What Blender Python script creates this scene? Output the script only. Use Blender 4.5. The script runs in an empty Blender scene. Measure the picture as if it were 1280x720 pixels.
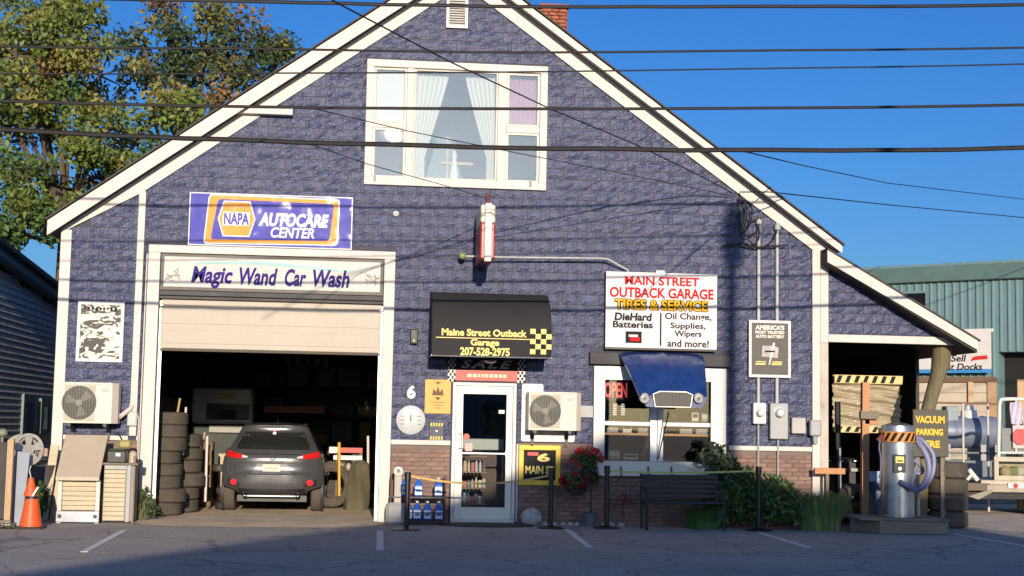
import bpy, math, random
from math import sin, cos, pi, radians, atan, atan2, sqrt
from mathutils import Matrix, Vector
random.seed(7)
S = bpy.context.scene
COL = S.collection
# ---------------------------------------------------------------- camera
F = 1830.0; DIST = 22.6; EYE = 1.5
YAW = atan(5.6e-5*F); PITCH = atan(172/F); ROLL = radians(1.08)
RM = Matrix.Rotation(-YAW,3,'Z') @ Matrix.Rotation(pi/2+PITCH,3,'X') @ Matrix.Rotation(ROLL,3,'Z')
def ray(px,py): return RM @ Vector(((px-640)/F, -(py-360)/F, -1))
_d = ray(640,650); CAM = Vector((-_d.x/_d.y*DIST, -DIST, EYE))
cd = bpy.data.cameras.new('camera'); co = bpy.data.objects.new('camera', cd); COL.objects.link(co)
cd.sensor_width = 36; cd.lens = 36*F/1280; cd.clip_start=.1; cd.clip_end = 3000
co.matrix_world = Matrix.Translation(CAM) @ RM.to_4x4()
S.camera = co
def P(px,py,y=0.0):
    "point of the plane Y=y seen at a pixel of the photograph (1280 wide)"
    d = ray(px,py); t = (y-CAM.y)/d.y; p = CAM+d*t
    return (p.x, p.z)
def G(px,py,z=0.0):
    d = ray(px,py); t = (z-CAM.z)/d.z; p = CAM+d*t
    return (p.x, p.y)
def rect(x0,y0,x1,y1,y=0.0):
    a=P(x0,y0,y); b=P(x1,y0,y); c=P(x0,y1,y); d=P(x1,y1,y)
    return ((a[0]+c[0])/2,(b[0]+d[0])/2,(c[1]+d[1])/2,(a[1]+b[1])/2)   # x0 x1 z0 z1
# ---------------------------------------------------------------- light
SX, SZ = -.018, -.200                  # direction the sunlight travels: (SX, 1, SZ)
sv = Vector((SX,1,SZ)).normalized()
ELEV = math.asin(-sv.z)
w = bpy.data.worlds.new('World'); S.world = w; w.use_nodes = True
nt = w.node_tree; bg = nt.nodes['Background']
sky = nt.nodes.new('ShaderNodeTexSky'); sky.sky_type='NISHITA'; sky.sun_disc=False
sky.sun_elevation = ELEV; sky.sun_rotation = atan2(-sv.x,-sv.y)
sky.ozone_density = 6.0; sky.air_density=1.0; sky.dust_density=1.5; sky.altitude=0
hs = nt.nodes.new('ShaderNodeHueSaturation'); hs.inputs['Saturation'].default_value=1.10; hs.inputs['Hue'].default_value=.510; hs.inputs['Value'].default_value=.82
nt.links.new(sky.outputs[0],hs.inputs['Color']); nt.links.new(hs.outputs[0],bg.inputs[0]); bg.inputs[1].default_value=.15
sl = bpy.data.lights.new('sun','SUN'); so = bpy.data.objects.new('sun',sl); COL.objects.link(so)
sl.energy=4.0; sl.angle=radians(.42); sl.color=(1,.85,.68)
so.location=(5,-60,30)
so.rotation_euler = sv.to_track_quat('-Z','Y').to_euler()
S.view_settings.view_transform='Standard'; S.view_settings.look='None'; S.view_settings.gamma=1; S.view_settings.exposure=.35
S.render.engine='CYCLES'
try: S.cycles.max_bounces=8; S.cycles.transparent_max_bounces=12; S.cycles.caustics_reflective=False; S.cycles.caustics_refractive=False
except Exception: pass
# ---------------------------------------------------------------- materials
MATS={}
def mat(name, col, rough=.6, metal=0.0, var=.12, vs=2.5, col2=None, bump=0.0, bs=30.0, dirt=0.0, dcol=(.09,.07,.05), spec=.5, emit=0, piece=0.0, coat=0.0, stretch=None, c2=(.45,.6)):
    if name in MATS: return MATS[name]
    m=bpy.data.materials.new(name); m.use_nodes=True; n=m.node_tree.nodes; l=m.node_tree.links
    b=n['Principled BSDF']; b.inputs['Metallic'].default_value=metal; b.inputs['Specular IOR Level'].default_value=spec
    b.inputs['Coat Weight'].default_value=coat
    tc=n.new('ShaderNodeTexCoord'); vec=tc.outputs['Object']
    if stretch:
        mp=n.new('ShaderNodeMapping'); mp.inputs['Scale'].default_value=stretch; l.new(vec,mp.inputs[0]); vec=mp.outputs[0]
    no=n.new('ShaderNodeTexNoise'); no.inputs['Scale'].default_value=vs; no.inputs['Detail'].default_value=7; no.inputs['Roughness'].default_value=.65
    l.new(vec,no.inputs['Vector'])
    r=n.new('ShaderNodeValToRGB'); l.new(no.outputs[0],r.inputs[0])
    c=Vector(col)
    if col2: a0,a1=tuple(col),tuple(col2); r.color_ramp.elements[0].position=c2[0]; r.color_ramp.elements[1].position=c2[1]
    else: a0,a1=tuple(c*(1-var)),tuple(c*(1+var)); r.color_ramp.elements[0].position=.3; r.color_ramp.elements[1].position=.7
    r.color_ramp.elements[0].color=(*a0,1); r.color_ramp.elements[1].color=(*a1,1)
    out=r.outputs[0]
    if dirt>0:
        n2=n.new('ShaderNodeTexNoise'); n2.inputs['Scale'].default_value=1.7; n2.inputs['Detail'].default_value=9; n2.inputs['Roughness'].default_value=.75
        mp=n.new('ShaderNodeMapping'); mp.inputs['Scale'].default_value=(2.5,2.5,.8); ge=n.new('ShaderNodeNewGeometry'); l.new(ge.outputs['Position'],mp.inputs[0]); l.new(mp.outputs[0],n2.inputs['Vector'])
        r2=n.new('ShaderNodeValToRGB'); r2.color_ramp.elements[0].position=.48; r2.color_ramp.elements[1].position=.78; l.new(n2.outputs[0],r2.inputs[0])
        mu=n.new('ShaderNodeMath'); mu.operation='MULTIPLY'; mu.inputs[1].default_value=dirt; l.new(r2.outputs[0],mu.inputs[0])
        mx=n.new('ShaderNodeMix'); mx.data_type='RGBA'; l.new(mu.outputs[0],mx.inputs[0]); l.new(out,mx.inputs[6]); mx.inputs[7].default_value=(*dcol,1); out=mx.outputs[2]
    if piece>0:
        oi=n.new('ShaderNodeObjectInfo'); mr=n.new('ShaderNodeMapRange'); mr.inputs[3].default_value=1-piece; mr.inputs[4].default_value=1+piece
        l.new(oi.outputs['Random'],mr.inputs[0]); h=n.new('ShaderNodeHueSaturation'); l.new(mr.outputs[0],h.inputs['Value']); l.new(out,h.inputs['Color']); out=h.outputs[0]
    l.new(out,b.inputs['Base Color'])
    rr=n.new('ShaderNodeMapRange'); rr.inputs[3].default_value=max(.02,rough-.12); rr.inputs[4].default_value=min(1,rough+.12); l.new(no.outputs[0],rr.inputs[0]); l.new(rr.outputs[0],b.inputs['Roughness'])
    if bump>0:
        n3=n.new('ShaderNodeTexNoise'); n3.inputs['Scale'].default_value=bs; n3.inputs['Detail'].default_value=5; l.new(vec,n3.inputs['Vector'])
        bp=n.new('ShaderNodeBump'); bp.inputs['Strength'].default_value=bump; bp.inputs['Distance'].default_value=.02; l.new(n3.outputs[0],bp.inputs['Height']); l.new(bp.outputs[0],b.inputs['Normal'])
    if emit: 
        b.inputs['Emission Color'].default_value=(*col,1); b.inputs['Emission Strength'].default_value=emit
    MATS[name]=m; return m
def glass(name,tint=(1,1,1),refl=.12,rough=.01,wavy=0):
    m=bpy.data.materials.new(name); m.use_nodes=True; n=m.node_tree.nodes; l=m.node_tree.links
    n.remove(n['Principled BSDF']); o=n['Material Output']
    t=n.new('ShaderNodeBsdfTransparent'); t.inputs[0].default_value=(*tint,1)
    g=n.new('ShaderNodeBsdfGlossy'); g.inputs['Roughness'].default_value=rough
    f=n.new('ShaderNodeFresnel'); f.inputs[0].default_value=1.5
    a=n.new('ShaderNodeMath'); a.operation='ADD'; a.inputs[1].default_value=refl; l.new(f.outputs[0],a.inputs[0])
    x=n.new('ShaderNodeMixShader'); l.new(a.outputs[0],x.inputs[0]); l.new(t.outputs[0],x.inputs[1]); l.new(g.outputs[0],x.inputs[2]); l.new(x.outputs[0],o.inputs[0])
    if wavy:
        tc=n.new('ShaderNodeTexCoord'); no=n.new('ShaderNodeTexNoise'); no.inputs['Scale'].default_value=1.3; l.new(tc.outputs['Object'],no.inputs[0])
        bp=n.new('ShaderNodeBump'); bp.inputs['Strength'].default_value=wavy; bp.inputs['Distance'].default_value=.05; l.new(no.outputs[0],bp.inputs['Height']); l.new(bp.outputs[0],g.inputs['Normal'])
    MATS[name]=m; return m
# ---------------------------------------------------------------- mesh builder
class MB:
    def __init__(s): s.v=[]; s.f=[]; s.T=None; s.c=[]
    def add(s,vs,fs):
        o=len(s.v)
        if s.T is not None: vs=[tuple(s.T@Vector(v)) for v in vs]
        s.v.extend(tuple(v) for v in vs); s.f.extend(tuple(i+o for i in f) for f in fs); return s
    def box(s,x0,x1,y0,y1,z0,z1,bev=0):
        c=((x0+x1)/2,(y0+y1)/2,(z0+z1)/2); h=(abs(x1-x0)/2,abs(y1-y0)/2,abs(z1-z0)/2)
        if bev<=0:
            vs=[(c[0]+i*h[0],c[1]+j*h[1],c[2]+k*h[2]) for i in(-1,1) for j in(-1,1) for k in(-1,1)]
            return s.add(vs,[(0,1,3,2),(4,6,7,5),(0,4,5,1),(2,3,7,6),(0,2,6,4),(1,5,7,3)])
        b=min(bev,min(h)*.9); vs=[]; idx={}
        for i in(-1,1):
            for j in(-1,1):
                for k in(-1,1):
                    for a in range(3):
                        q=[c[0]+i*(h[0]-b),c[1]+j*(h[1]-b),c[2]+k*(h[2]-b)]
                        q[a]=c[a]+(i,j,k)[a]*h[a]; idx[(i,j,k,a)]=len(vs); vs.append(tuple(q))
        fs=[]
        def fx(t):
            p=[Vector(vs[i]) for i in t]; n=(p[1]-p[0]).cross(p[2]-p[0]); m=sum(p,Vector())/len(p)-Vector(c)
            fs.append(t if n.dot(m)>0 else t[::-1])
        for a in range(3):
            o=[x for x in range(3) if x!=a]
            for sg in(-1,1):
                t=[]
                for (p,q) in((-1,-1),(1,-1),(1,1),(-1,1)):
                    k=[0,0,0]; k[a]=sg; k[o[0]]=p; k[o[1]]=q; t.append(idx[(*k,a)])
                fx(tuple(t))
        for a in range(3):
            o=[x for x in range(3) if x!=a]
            for p in(-1,1):
                for q in(-1,1):
                    k0=[0,0,0];k0[a]=-1;k0[o[0]]=p;k0[o[1]]=q; k1=list(k0);k1[a]=1
                    fx((idx[(*k0,o[0])],idx[(*k0,o[1])],idx[(*k1,o[1])],idx[(*k1,o[0])]))
        for i in(-1,1):
            for j in(-1,1):
                for k in(-1,1): fx((idx[(i,j,k,0)],idx[(i,j,k,1)],idx[(i,j,k,2)]))
        return s.add(vs,fs)
    def tube(s,pts,r,n=8,r2=None,caps=True):
        pts=[Vector(p) for p in pts]; m=len(pts); vs=[]; fs=[]; u=None
        for i,p in enumerate(pts):
            d=(pts[min(i+1,m-1)]-pts[max(i-1,0)]).normalized()
            if u is None: u=d.orthogonal().normalized()
            else: u=(u-d*u.dot(d)); u=u.normalized() if u.length>1e-6 else d.orthogonal().normalized()
            w_=d.cross(u); rr=r if r2 is None else r+(r2-r)*i/(m-1)
            if isinstance(r,(list,tuple)): rr=r[i]
            for k in range(n):
                a=2*pi*k/n; vs.append(p+u*(rr*cos(a))+w_*(rr*sin(a)))
        for i in range(m-1):
            for k in range(n): fs.append((i*n+k,i*n+(k+1)%n,(i+1)*n+(k+1)%n,(i+1)*n+k))
        if caps: fs.append(tuple(range(n))[::-1]); fs.append(tuple((m-1)*n+k for k in range(n)))
        return s.add(vs,fs)
    def lathe(s,prof,c=(0,0,0),n=24,axis='z'):
        vs=[];fs=[]
        for (r,h) in prof:
            for k in range(n):
                a=2*pi*k/n; x,y=r*cos(a),r*sin(a)
                q={'z':(x,y,h),'y':(x,h,y),'x':(h,x,y)}[axis]
                vs.append((q[0]+c[0],q[1]+c[1],q[2]+c[2]))
        for i in range(len(prof)-1):
            for k in range(n): fs.append((i*n+k,i*n+(k+1)%n,(i+1)*n+(k+1)%n,(i+1)*n+k))
        return s.add(vs,fs)
    def disc(s,c,r,y0,y1,n=24): return s.lathe([(0.0005,y0),(r,y0),(r,y1),(0.0005,y1)],(c[0],0,c[-1]),n,'y')
    def prism(s,poly,y0,y1):
        n=len(poly); vs=[(x,y0,z) for x,z in poly]+[(x,y1,z) for x,z in poly]
        return s.add(vs,[tuple(range(n)),tuple(range(2*n-1,n-1,-1))]+[(i,n+i,n+(i+1)%n,(i+1)%n) for i in range(n)])
    def prismx(s,poly,x0,x1):
        n=len(poly); vs=[(x0,y,z) for y,z in poly]+[(x1,y,z) for y,z in poly]
        return s.add(vs,[tuple(range(n)),tuple(range(2*n-1,n-1,-1))]+[(i,n+i,n+(i+1)%n,(i+1)%n) for i in range(n)])
    def prismz(s,poly,z0,z1):
        n=len(poly); vs=[(x,y,z0) for x,y in poly]+[(x,y,z1) for x,y in poly]
        return s.add(vs,[tuple(range(n)),tuple(range(2*n-1,n-1,-1))]+[(i,n+i,n+(i+1)%n,(i+1)%n) for i in range(n)])
    def grid(s,f,nu,nv):
        vs=[f(i/nu,j/nv) for j in range(nv+1) for i in range(nu+1)]
        return s.add(vs,[(j*(nu+1)+i,j*(nu+1)+i+1,(j+1)*(nu+1)+i+1,(j+1)*(nu+1)+i) for j in range(nv) for i in range(nu)])
    def ball(s,c,r,nu=14,nv=8):
        if not isinstance(r,(tuple,list)): r=(r,r,r)
        return s.grid(lambda u,v:(c[0]+r[0]*cos(2*pi*u)*sin(pi*v),c[1]+r[1]*sin(2*pi*u)*sin(pi*v),c[2]-r[2]*cos(pi*v)),nu,nv)
    def frame(s,x0,x1,z0,z1,w,y0,y1,bev=0):
        s.box(x0,x1,y0,y1,z1-w,z1,bev); s.box(x0,x1,y0,y1,z0,z0+w,bev)
        s.box(x0,x0+w,y0,y1,z0+w,z1-w,bev); s.box(x1-w,x1,y0,y1,z0+w,z1-w,bev); return s
    def mesh(s,name,m,smooth=False,ang=35,off=None):
        me=bpy.data.meshes.new(name); vs=s.v
        if off is not None: vs=[(v[0]-off[0],v[1]-off[1],v[2]-off[2]) for v in vs]
        me.from_pydata(vs,[],s.f); me.update()
        if s.c:
            at=me.color_attributes.new('tint','FLOAT_COLOR','POINT'); fl=[x for c in s.c for x in (*c,1)]; at.data.foreach_set('color',fl)
        if m: me.materials.append(m)
        if smooth:
            me.polygons.foreach_set('use_smooth',[True]*len(me.polygons)); me.set_sharp_from_angle(angle=radians(ang))
        return me
    def build(s,name,m,parent=None,smooth=False,ang=35,label=None,local=False,kind=None):
        off=None
        if parent is not None and not local: off=wloc(parent)
        o=bpy.data.objects.new(name,s.mesh(name,m,smooth,ang,off)); COL.objects.link(o)
        if parent is not None: o.parent=parent
        if label: o['label']=label
        if kind: o['kind']=kind
        return o
def wloc(o):
    v=Vector((0,0,0))
    while o: v=v+Vector(o.location); o=o.parent
    return v
def thing(name,label,cat,loc=(0,0,0),rz=0,group=None):
    o=bpy.data.objects.new(name,None); COL.objects.link(o); o.location=loc; o.rotation_euler=(0,0,rz); o.empty_display_size=.2
    o['label']=label; o['category']=cat
    if group: o['group']=group
    return o
def single(o,label,cat,group=None):
    o['label']=label; o['category']=cat
    if group: o['group']=group
    return o
def struct(o): o['kind']='structure'; return o
def dup(root,loc,rz=0,label=None,group=None):
    def cp(o,par):
        c=o.copy(); COL.objects.link(c)
        if par: c.parent=par
        for ch in o.children: cp(ch,c)
        return c
    r=cp(root,None); r.location=loc; r.rotation_euler=(0,0,rz)
    if label: r['label']=label
    if group: r['group']=group
    return r
def text(s,x,z,w,h,y,m,parent,name='lettering',bold=.0,shear=0,ex=.004,spacing=1.0,loc0=None):
    "flat lettering standing in the XZ plane, fitted to a box: centre x, base z, width w, cap height h"
    cu=bpy.data.curves.new('t','FONT'); cu.body=s; cu.size=1; cu.extrude=.02; cu.offset=bold; cu.shear=shear; cu.space_character=spacing; cu.resolution_u=3
    o=bpy.data.objects.new('t',cu); COL.objects.link(o)
    dg=bpy.context.evaluated_depsgraph_get(); me=bpy.data.meshes.new_from_object(o.evaluated_get(dg)); 
    bpy.data.objects.remove(o); bpy.data.curves.remove(cu)
    xs=[v.co.x for v in me.vertices]; ys=[v.co.y for v in me.vertices]
    x0,x1,y0,y1=min(xs),max(xs),min(ys),max(ys)
    hh=h/(y1-y0); ww=(w/(x1-x0)) if w else hh
    off=wloc(parent) if parent else Vector((0,0,0))
    for v in me.vertices:
        a,b,c=v.co
        v.co=(x+(a-(x0+x1)/2)*ww-off.x, y-(c+.02)/.04*ex-off.y, z+(b-y0)*hh-off.z)
    me.materials.clear(); me.materials.append(m); me.name=name
    o=bpy.data.objects.new(name,me); COL.objects.link(o); o.parent=parent
    return o
# shared materials
CREAM=mat('cream_paint',(.62,.575,.52),.55,var=.07,vs=4,dirt=.35,dcol=(.35,.29,.22),bump=.15,bs=25)
WHITE=mat('white_paint',(.68,.66,.62),.45,var=.05,dirt=.2,dcol=(.4,.36,.3))
BLUE=mat('blue_block_paint',(.031,.041,.106),.31,var=.2,vs=9,col2=(.055,.067,.140),bump=.7,bs=45,piece=.12,c2=(.35,.65),spec=.5,dirt=.35,dcol=(.085,.085,.115))
BLUEF=mat('blue_joint_paint',(.012,.014,.042),.6,var=.15)
BRICK=mat('brick_face',(.25,.155,.12),.8,var=.2,vs=12,bump=.4,bs=80,piece=.22,dirt=.4,dcol=(.12,.09,.08))
MORTAR=mat('mortar',(.20,.15,.13),.9,var=.1)
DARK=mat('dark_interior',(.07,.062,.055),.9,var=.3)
BLACK=mat('black_metal',(.012,.012,.014),.4,var=.2)
BLKP=mat('black_plastic',(.018,.018,.02),.45,var=.2)
RUB=mat('tyre_rubber',(.085,.072,.055),.85,var=.25,vs=8,bump=.3,bs=60)
STEEL=mat('galvanised_steel',(.45,.46,.47),.35,metal=.8,var=.12,vs=6,dirt=.2)
GREYM=mat('grey_metal_paint',(.36,.37,.36),.5,var=.08,dirt=.25)
ACM=mat('ac_casing',(.60,.54,.46),.45,var=.05,dirt=.25,dcol=(.3,.25,.18))
ACG=mat('ac_grille',(.17,.17,.14),.5,var=.1)
ACD=mat('ac_dark_fan',(.05,.05,.045),.6)
WOODT=mat('tan_lumber',(.50,.33,.18),.7,var=.2,vs=3,stretch=(12,12,1),bump=.2,bs=20)
WOODG=mat('weathered_wood',(.22,.19,.14),.85,var=.3,vs=3,stretch=(1,14,14),bump=.4,bs=20)
YEL=mat('yellow_paint',(.80,.55,.05),.5,var=.06)
YELT=mat('yellow_lettering',(.85,.66,.16),.5,var=.04)
RED=mat('red_paint',(.60,.035,.03),.45,var=.08)
NAVY=mat('navy_lettering',(.02,.015,.16),.45,var=.05)
INK=mat('black_lettering',(.012,.012,.015),.6,spec=.15)
PIPE=mat('pale_pipe_paint',(.50,.50,.48),.5,dirt=.2)
GREEN=mat('green_leaf',(.035,.085,.02),.6,var=.5,vs=6)
# ================================================================ GROUND
def asphalt():
    m=bpy.data.materials.new('worn_asphalt'); m.use_nodes=True; n=m.node_tree.nodes; l=m.node_tree.links; b=n['Principled BSDF']
    tc=n.new('ShaderNodeTexCoord'); v=tc.outputs['Object']
    def noise(s,d,r=.6,vec=v): q=n.new('ShaderNodeTexNoise'); q.inputs['Scale'].default_value=s; q.inputs['Detail'].default_value=d; q.inputs['Roughness'].default_value=r; l.new(vec,q.inputs['Vector']); return q.outputs[0]
    def ramp(i,p0,c0,p1,c1): r=n.new('ShaderNodeValToRGB'); r.color_ramp.elements[0].position=p0; r.color_ramp.elements[1].position=p1; r.color_ramp.elements[0].color=(*c0,1); r.color_ramp.elements[1].color=(*c1,1); l.new(i,r.inputs[0]); return r.outputs[0]
    def mix(f,a,c,t='MIX'): x=n.new('ShaderNodeMix'); x.data_type='RGBA'; x.blend_type=t; 
    base=ramp(noise(.45,8,.7),.3,(.31,.29,.262),.72,(.46,.42,.37))
    sp=ramp(noise(45,6,.85),.34,(.45,.45,.46),.68,(1.5,1.47,1.42))
    x=n.new('ShaderNodeMix'); x.data_type='RGBA'; x.blend_type='MULTIPLY'; x.inputs[0].default_value=1; l.new(base,x.inputs[6]); l.new(sp,x.inputs[7]); c=x.outputs[2]
    # long pale tyre scuffs and dark oil patches
    mp=n.new('ShaderNodeMapping'); mp.inputs['Scale'].default_value=(1.6,.35,1); mp.inputs['Rotation'].default_value=(0,0,.3); l.new(v,mp.inputs[0])
    st=ramp(noise(1.1,9,.72,mp.outputs[0]),.52,(0,0,0),.75,(1,1,1))
    x2=n.new('ShaderNodeMix'); x2.data_type='RGBA'; mm=n.new('ShaderNodeMath'); mm.operation='MULTIPLY'; mm.inputs[1].default_value=.55; l.new(st,mm.inputs[0]); l.new(mm.outputs[0],x2.inputs[0]); l.new(c,x2.inputs[6]); x2.inputs[7].default_value=(.47,.43,.37,1); c=x2.outputs[2]
    oil=ramp(noise(.8,6,.6),.62,(0,0,0),.72,(1,1,1))
    x3=n.new('ShaderNodeMix'); x3.data_type='RGBA'; m3=n.new('ShaderNodeMath'); m3.operation='MULTIPLY'; m3.inputs[1].default_value=.5; l.new(oil,m3.inputs[0]); l.new(m3.outputs[0],x3.inputs[0]); l.new(c,x3.inputs[6]); x3.inputs[7].default_value=(.13,.125,.12,1); c=x3.outputs[2]
    # cracks
    vo=n.new('ShaderNodeTexVoronoi'); vo.feature='DISTANCE_TO_EDGE'; vo.inputs['Scale'].default_value=.55
    wn=n.new('ShaderNodeTexNoise'); wn.inputs['Scale'].default_value=2.2; wn.inputs['Detail'].default_value=5; l.new(v,wn.inputs[0])
    va=n.new('ShaderNodeVectorMath'); va.operation='MULTIPLY_ADD'; l.new(wn.outputs['Color'],va.inputs[0]); va.inputs[1].default_value=(.5,.5,0); l.new(v,va.inputs[2]); l.new(va.outputs[0],vo.inputs['Vector'])
    cr=ramp(vo.outputs['Distance'],.004,(1,1,1),.016,(0,0,0))
    x4=n.new('ShaderNodeMix'); x4.data_type='RGBA'; m4=n.new('ShaderNodeMath'); m4.operation='MULTIPLY'; m4.inputs[1].default_value=.6; l.new(cr,m4.inputs[0]); l.new(m4.outputs[0],x4.inputs[0]); l.new(c,x4.inputs[6]); x4.inputs[7].default_value=(.10,.10,.10,1); c=x4.outputs[2]
    l.new(c,b.inputs['Base Color']); b.inputs['Roughness'].default_value=.85
    bp=n.new('ShaderNodeBump'); bp.inputs['Strength'].default_value=.5; bp.inputs['Distance'].default_value=.012; l.new(noise(70,4),bp.inputs['Height']); l.new(bp.outputs[0],b.inputs['Normal'])
    return m
ASPH=asphalt()
b=MB()
b.add([(-900,-900,0),(900,-900,0),(900,1200,0),(-900,1200,0)],[(0,1,2,3)])
struct(b.build('ground',mat('dusty_earth',(.36,.32,.27),.95,var=.3,vs=.5,bump=.3,bs=20)))
b=MB(); b.grid(lambda u,v:(-14+40*u,-16+36*v,.006+ .0*u),10,10); struct(b.build('parking_lot',ASPH))
b=MB(); b.box(-400,400,-31,-16.2,.002,.010); struct(b.build('road',mat('road_asphalt',(.07,.07,.072),.85,var=.2,bump=.3,bs=60)))
b=MB(); b.box(-400,400,-16.2,-16.0,0,.12,.01); struct(b.build('kerb',mat('kerb_concrete',(.35,.34,.32),.8)))
# paler concrete apron in front of the roll-up door, and the lit gravel yard on the right
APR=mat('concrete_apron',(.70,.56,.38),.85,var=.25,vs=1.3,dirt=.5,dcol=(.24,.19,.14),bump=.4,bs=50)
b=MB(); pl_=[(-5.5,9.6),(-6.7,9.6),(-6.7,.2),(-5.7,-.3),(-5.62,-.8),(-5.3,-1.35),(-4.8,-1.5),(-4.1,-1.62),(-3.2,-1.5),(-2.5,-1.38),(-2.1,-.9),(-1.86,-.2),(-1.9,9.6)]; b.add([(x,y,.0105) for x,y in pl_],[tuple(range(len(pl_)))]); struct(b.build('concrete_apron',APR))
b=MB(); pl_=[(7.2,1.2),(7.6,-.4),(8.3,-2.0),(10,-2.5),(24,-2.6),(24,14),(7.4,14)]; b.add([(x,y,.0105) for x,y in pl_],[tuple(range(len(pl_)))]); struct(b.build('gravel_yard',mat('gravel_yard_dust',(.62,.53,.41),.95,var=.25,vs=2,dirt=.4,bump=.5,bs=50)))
# painted bay lines
LINE=mat('worn_line_paint',(.75,.73,.68),.7,var=.1,vs=20,col2=(.50,.48,.45),c2=(.45,.7))
for a,c in (((105,691),(155,664)),((475,664),(475,689)),((709,663),(737,685)),((949,667),(1010,685)),((1190,668),(1290,685))):
    p=Vector(G(*a)); q=Vector(G(*c)); d=(q-p).normalized(); nn=Vector((-d.y,d.x))*.045
    b=MB(); b.prismz([tuple(p-nn),tuple(q-nn),tuple(q+nn),tuple(p+nn)],.008,.0135); struct(b.build('parking_line',LINE))
# pale lit streak towards the door is not drawn
# ================================================================ GARAGE BUILDING
GB=thing('garage_building','blue block-faced gabled garage with cream trim and an open roll-up bay','building',(-.97,0,0))
XL,XR=-6.92,4.98; XP=-.98
def otop(x): return 4.45+.72*(x+7.07) if x<XP else 4.45+.72*((2*XP-x)+7.07)-.0
def und(x): return otop(x)-.20
BL=12.0
def wall_poly(y0,y1,polys,name,m):
    b=MB()
    for p in polys: b.prism(p,y0,y1)
    return b.build(name,m,GB)
GO=(-5.45,-2.06,4.02); WU=(-2.30,.33,5.28,7.06); WS=(1.40,3.12,.98,2.26); DO=(-.93,.01,2.12)
def clipz(x0,x1,z0,z1=None):
    "quad from z0 up to z1 or the roof underside"
    if z1 is not None: return [(x0,z0),(x1,z0),(x1,z1),(x0,z1)]
    if x0<XP<x1: return [(x0,z0),(x1,z0),(x1,und(x1)),(XP,und(XP)),(x0,und(x0))]
    return [(x0,z0),(x1,z0),(x1,und(x1)),(x0,und(x0))]
wall_poly(0,.2,[clipz(XL,GO[0],0),clipz(GO[0],WU[0],GO[2]),clipz(WU[0],GO[1],GO[2],WU[2]),
  clipz(GO[1],DO[0],0,WU[2]),clipz(DO[0],DO[1],DO[2],WU[2]),clipz(DO[1],WU[1],0,WU[2]),clipz(WU[0],WU[1],WU[3]),
  clipz(WU[1],WS[0],0),clipz(WS[0],WS[1],0,WS[2]),clipz(WS[0],WS[1],WS[3]),clipz(WS[1],XR,0)],'front_wall',BLUEF)
SIDE=mat('side_wall_paint',(.10,.10,.14),.7)
b=MB(); b.box(XL,XL+.18,.2,BL,0,4.36); b.box(XR-.18,XR,.2,BL,0,4.36); b.build('side_wall',SIDE,GB)
b=MB(); b.prism(clipz(XL,XR,0),BL-.2,BL); b.build('back_wall',SIDE,GB)
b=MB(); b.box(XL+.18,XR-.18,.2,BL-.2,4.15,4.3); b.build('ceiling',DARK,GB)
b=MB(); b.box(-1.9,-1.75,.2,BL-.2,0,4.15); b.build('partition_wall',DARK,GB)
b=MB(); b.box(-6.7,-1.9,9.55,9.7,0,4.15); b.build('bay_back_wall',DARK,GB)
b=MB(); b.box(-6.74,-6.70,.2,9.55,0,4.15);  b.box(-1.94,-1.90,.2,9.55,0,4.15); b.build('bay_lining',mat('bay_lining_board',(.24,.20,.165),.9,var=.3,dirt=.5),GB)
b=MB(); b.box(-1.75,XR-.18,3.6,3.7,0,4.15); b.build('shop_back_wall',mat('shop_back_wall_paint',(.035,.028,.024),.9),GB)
b=MB(); b.box(-1.75,XR-.18,.2,3.6,.0,.03); b.build('shop_floor',mat('shop_floor_vinyl',(.18,.15,.12),.6),GB)
b=MB(); b.box(-2.6,.6,2.6,2.7,4.3,7.3); b.build('attic_back_wall',mat('attic_wall_paint',(.16,.21,.24),.9),GB)
# roof slabs with shingles on top
SHG=mat('roof_shingles',(.07,.065,.065),.9,var=.3,vs=6,bump=.5,bs=40)
for sg in (1,-1):
    xe=-7.10 if sg==1 else 2*XP+7.10
    b=MB(); dk=.18 if sg==1 else .09; b.prism([(xe,otop(xe)-dk),(XP,otop(XP)-dk),(XP,otop(XP)+.0),(xe,otop(xe)+.0)],-.24,BL+.3); b.build('roof_deck',mat('soffit_board',(.34,.28,.24),.8,var=.15),GB)
    b=MB(); b.prism([(xe-.03*sg,otop(xe)+.002),(XP,otop(XP)+.024),(XP,otop(XP)+.05),(xe-.03*sg,otop(xe)+.03)],-.31,BL+.35); b.build('shingle_roof',SHG,GB)
    b=MB(); fk=.225 if sg==1 else .12; b.prism([(xe,otop(xe)-fk),(XP,otop(XP)-fk),(XP,otop(XP)),(xe,otop(xe))],-.28,-.242); b.build('rake_fascia',CREAM,GB)
# frieze boards on the wall under the rakes
b=MB(); b.prism([(XL,und(XL)-.07),(-5.76,und(-5.76)-.255),(XP,und(XP)-.25),(XP,und(XP)-.004),(XL,und(XL)-.004)],-.045,-.004); b.build('frieze_board',CREAM,GB)
b=MB(); b.prism([(XP+.002,und(XP)-.18),(XR,und(XR)-.14),(XR,und(XR)+.10),(XP+.002,und(XP)+.10)],-.045,-.004); b.build('frieze_board',CREAM,GB)
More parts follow.
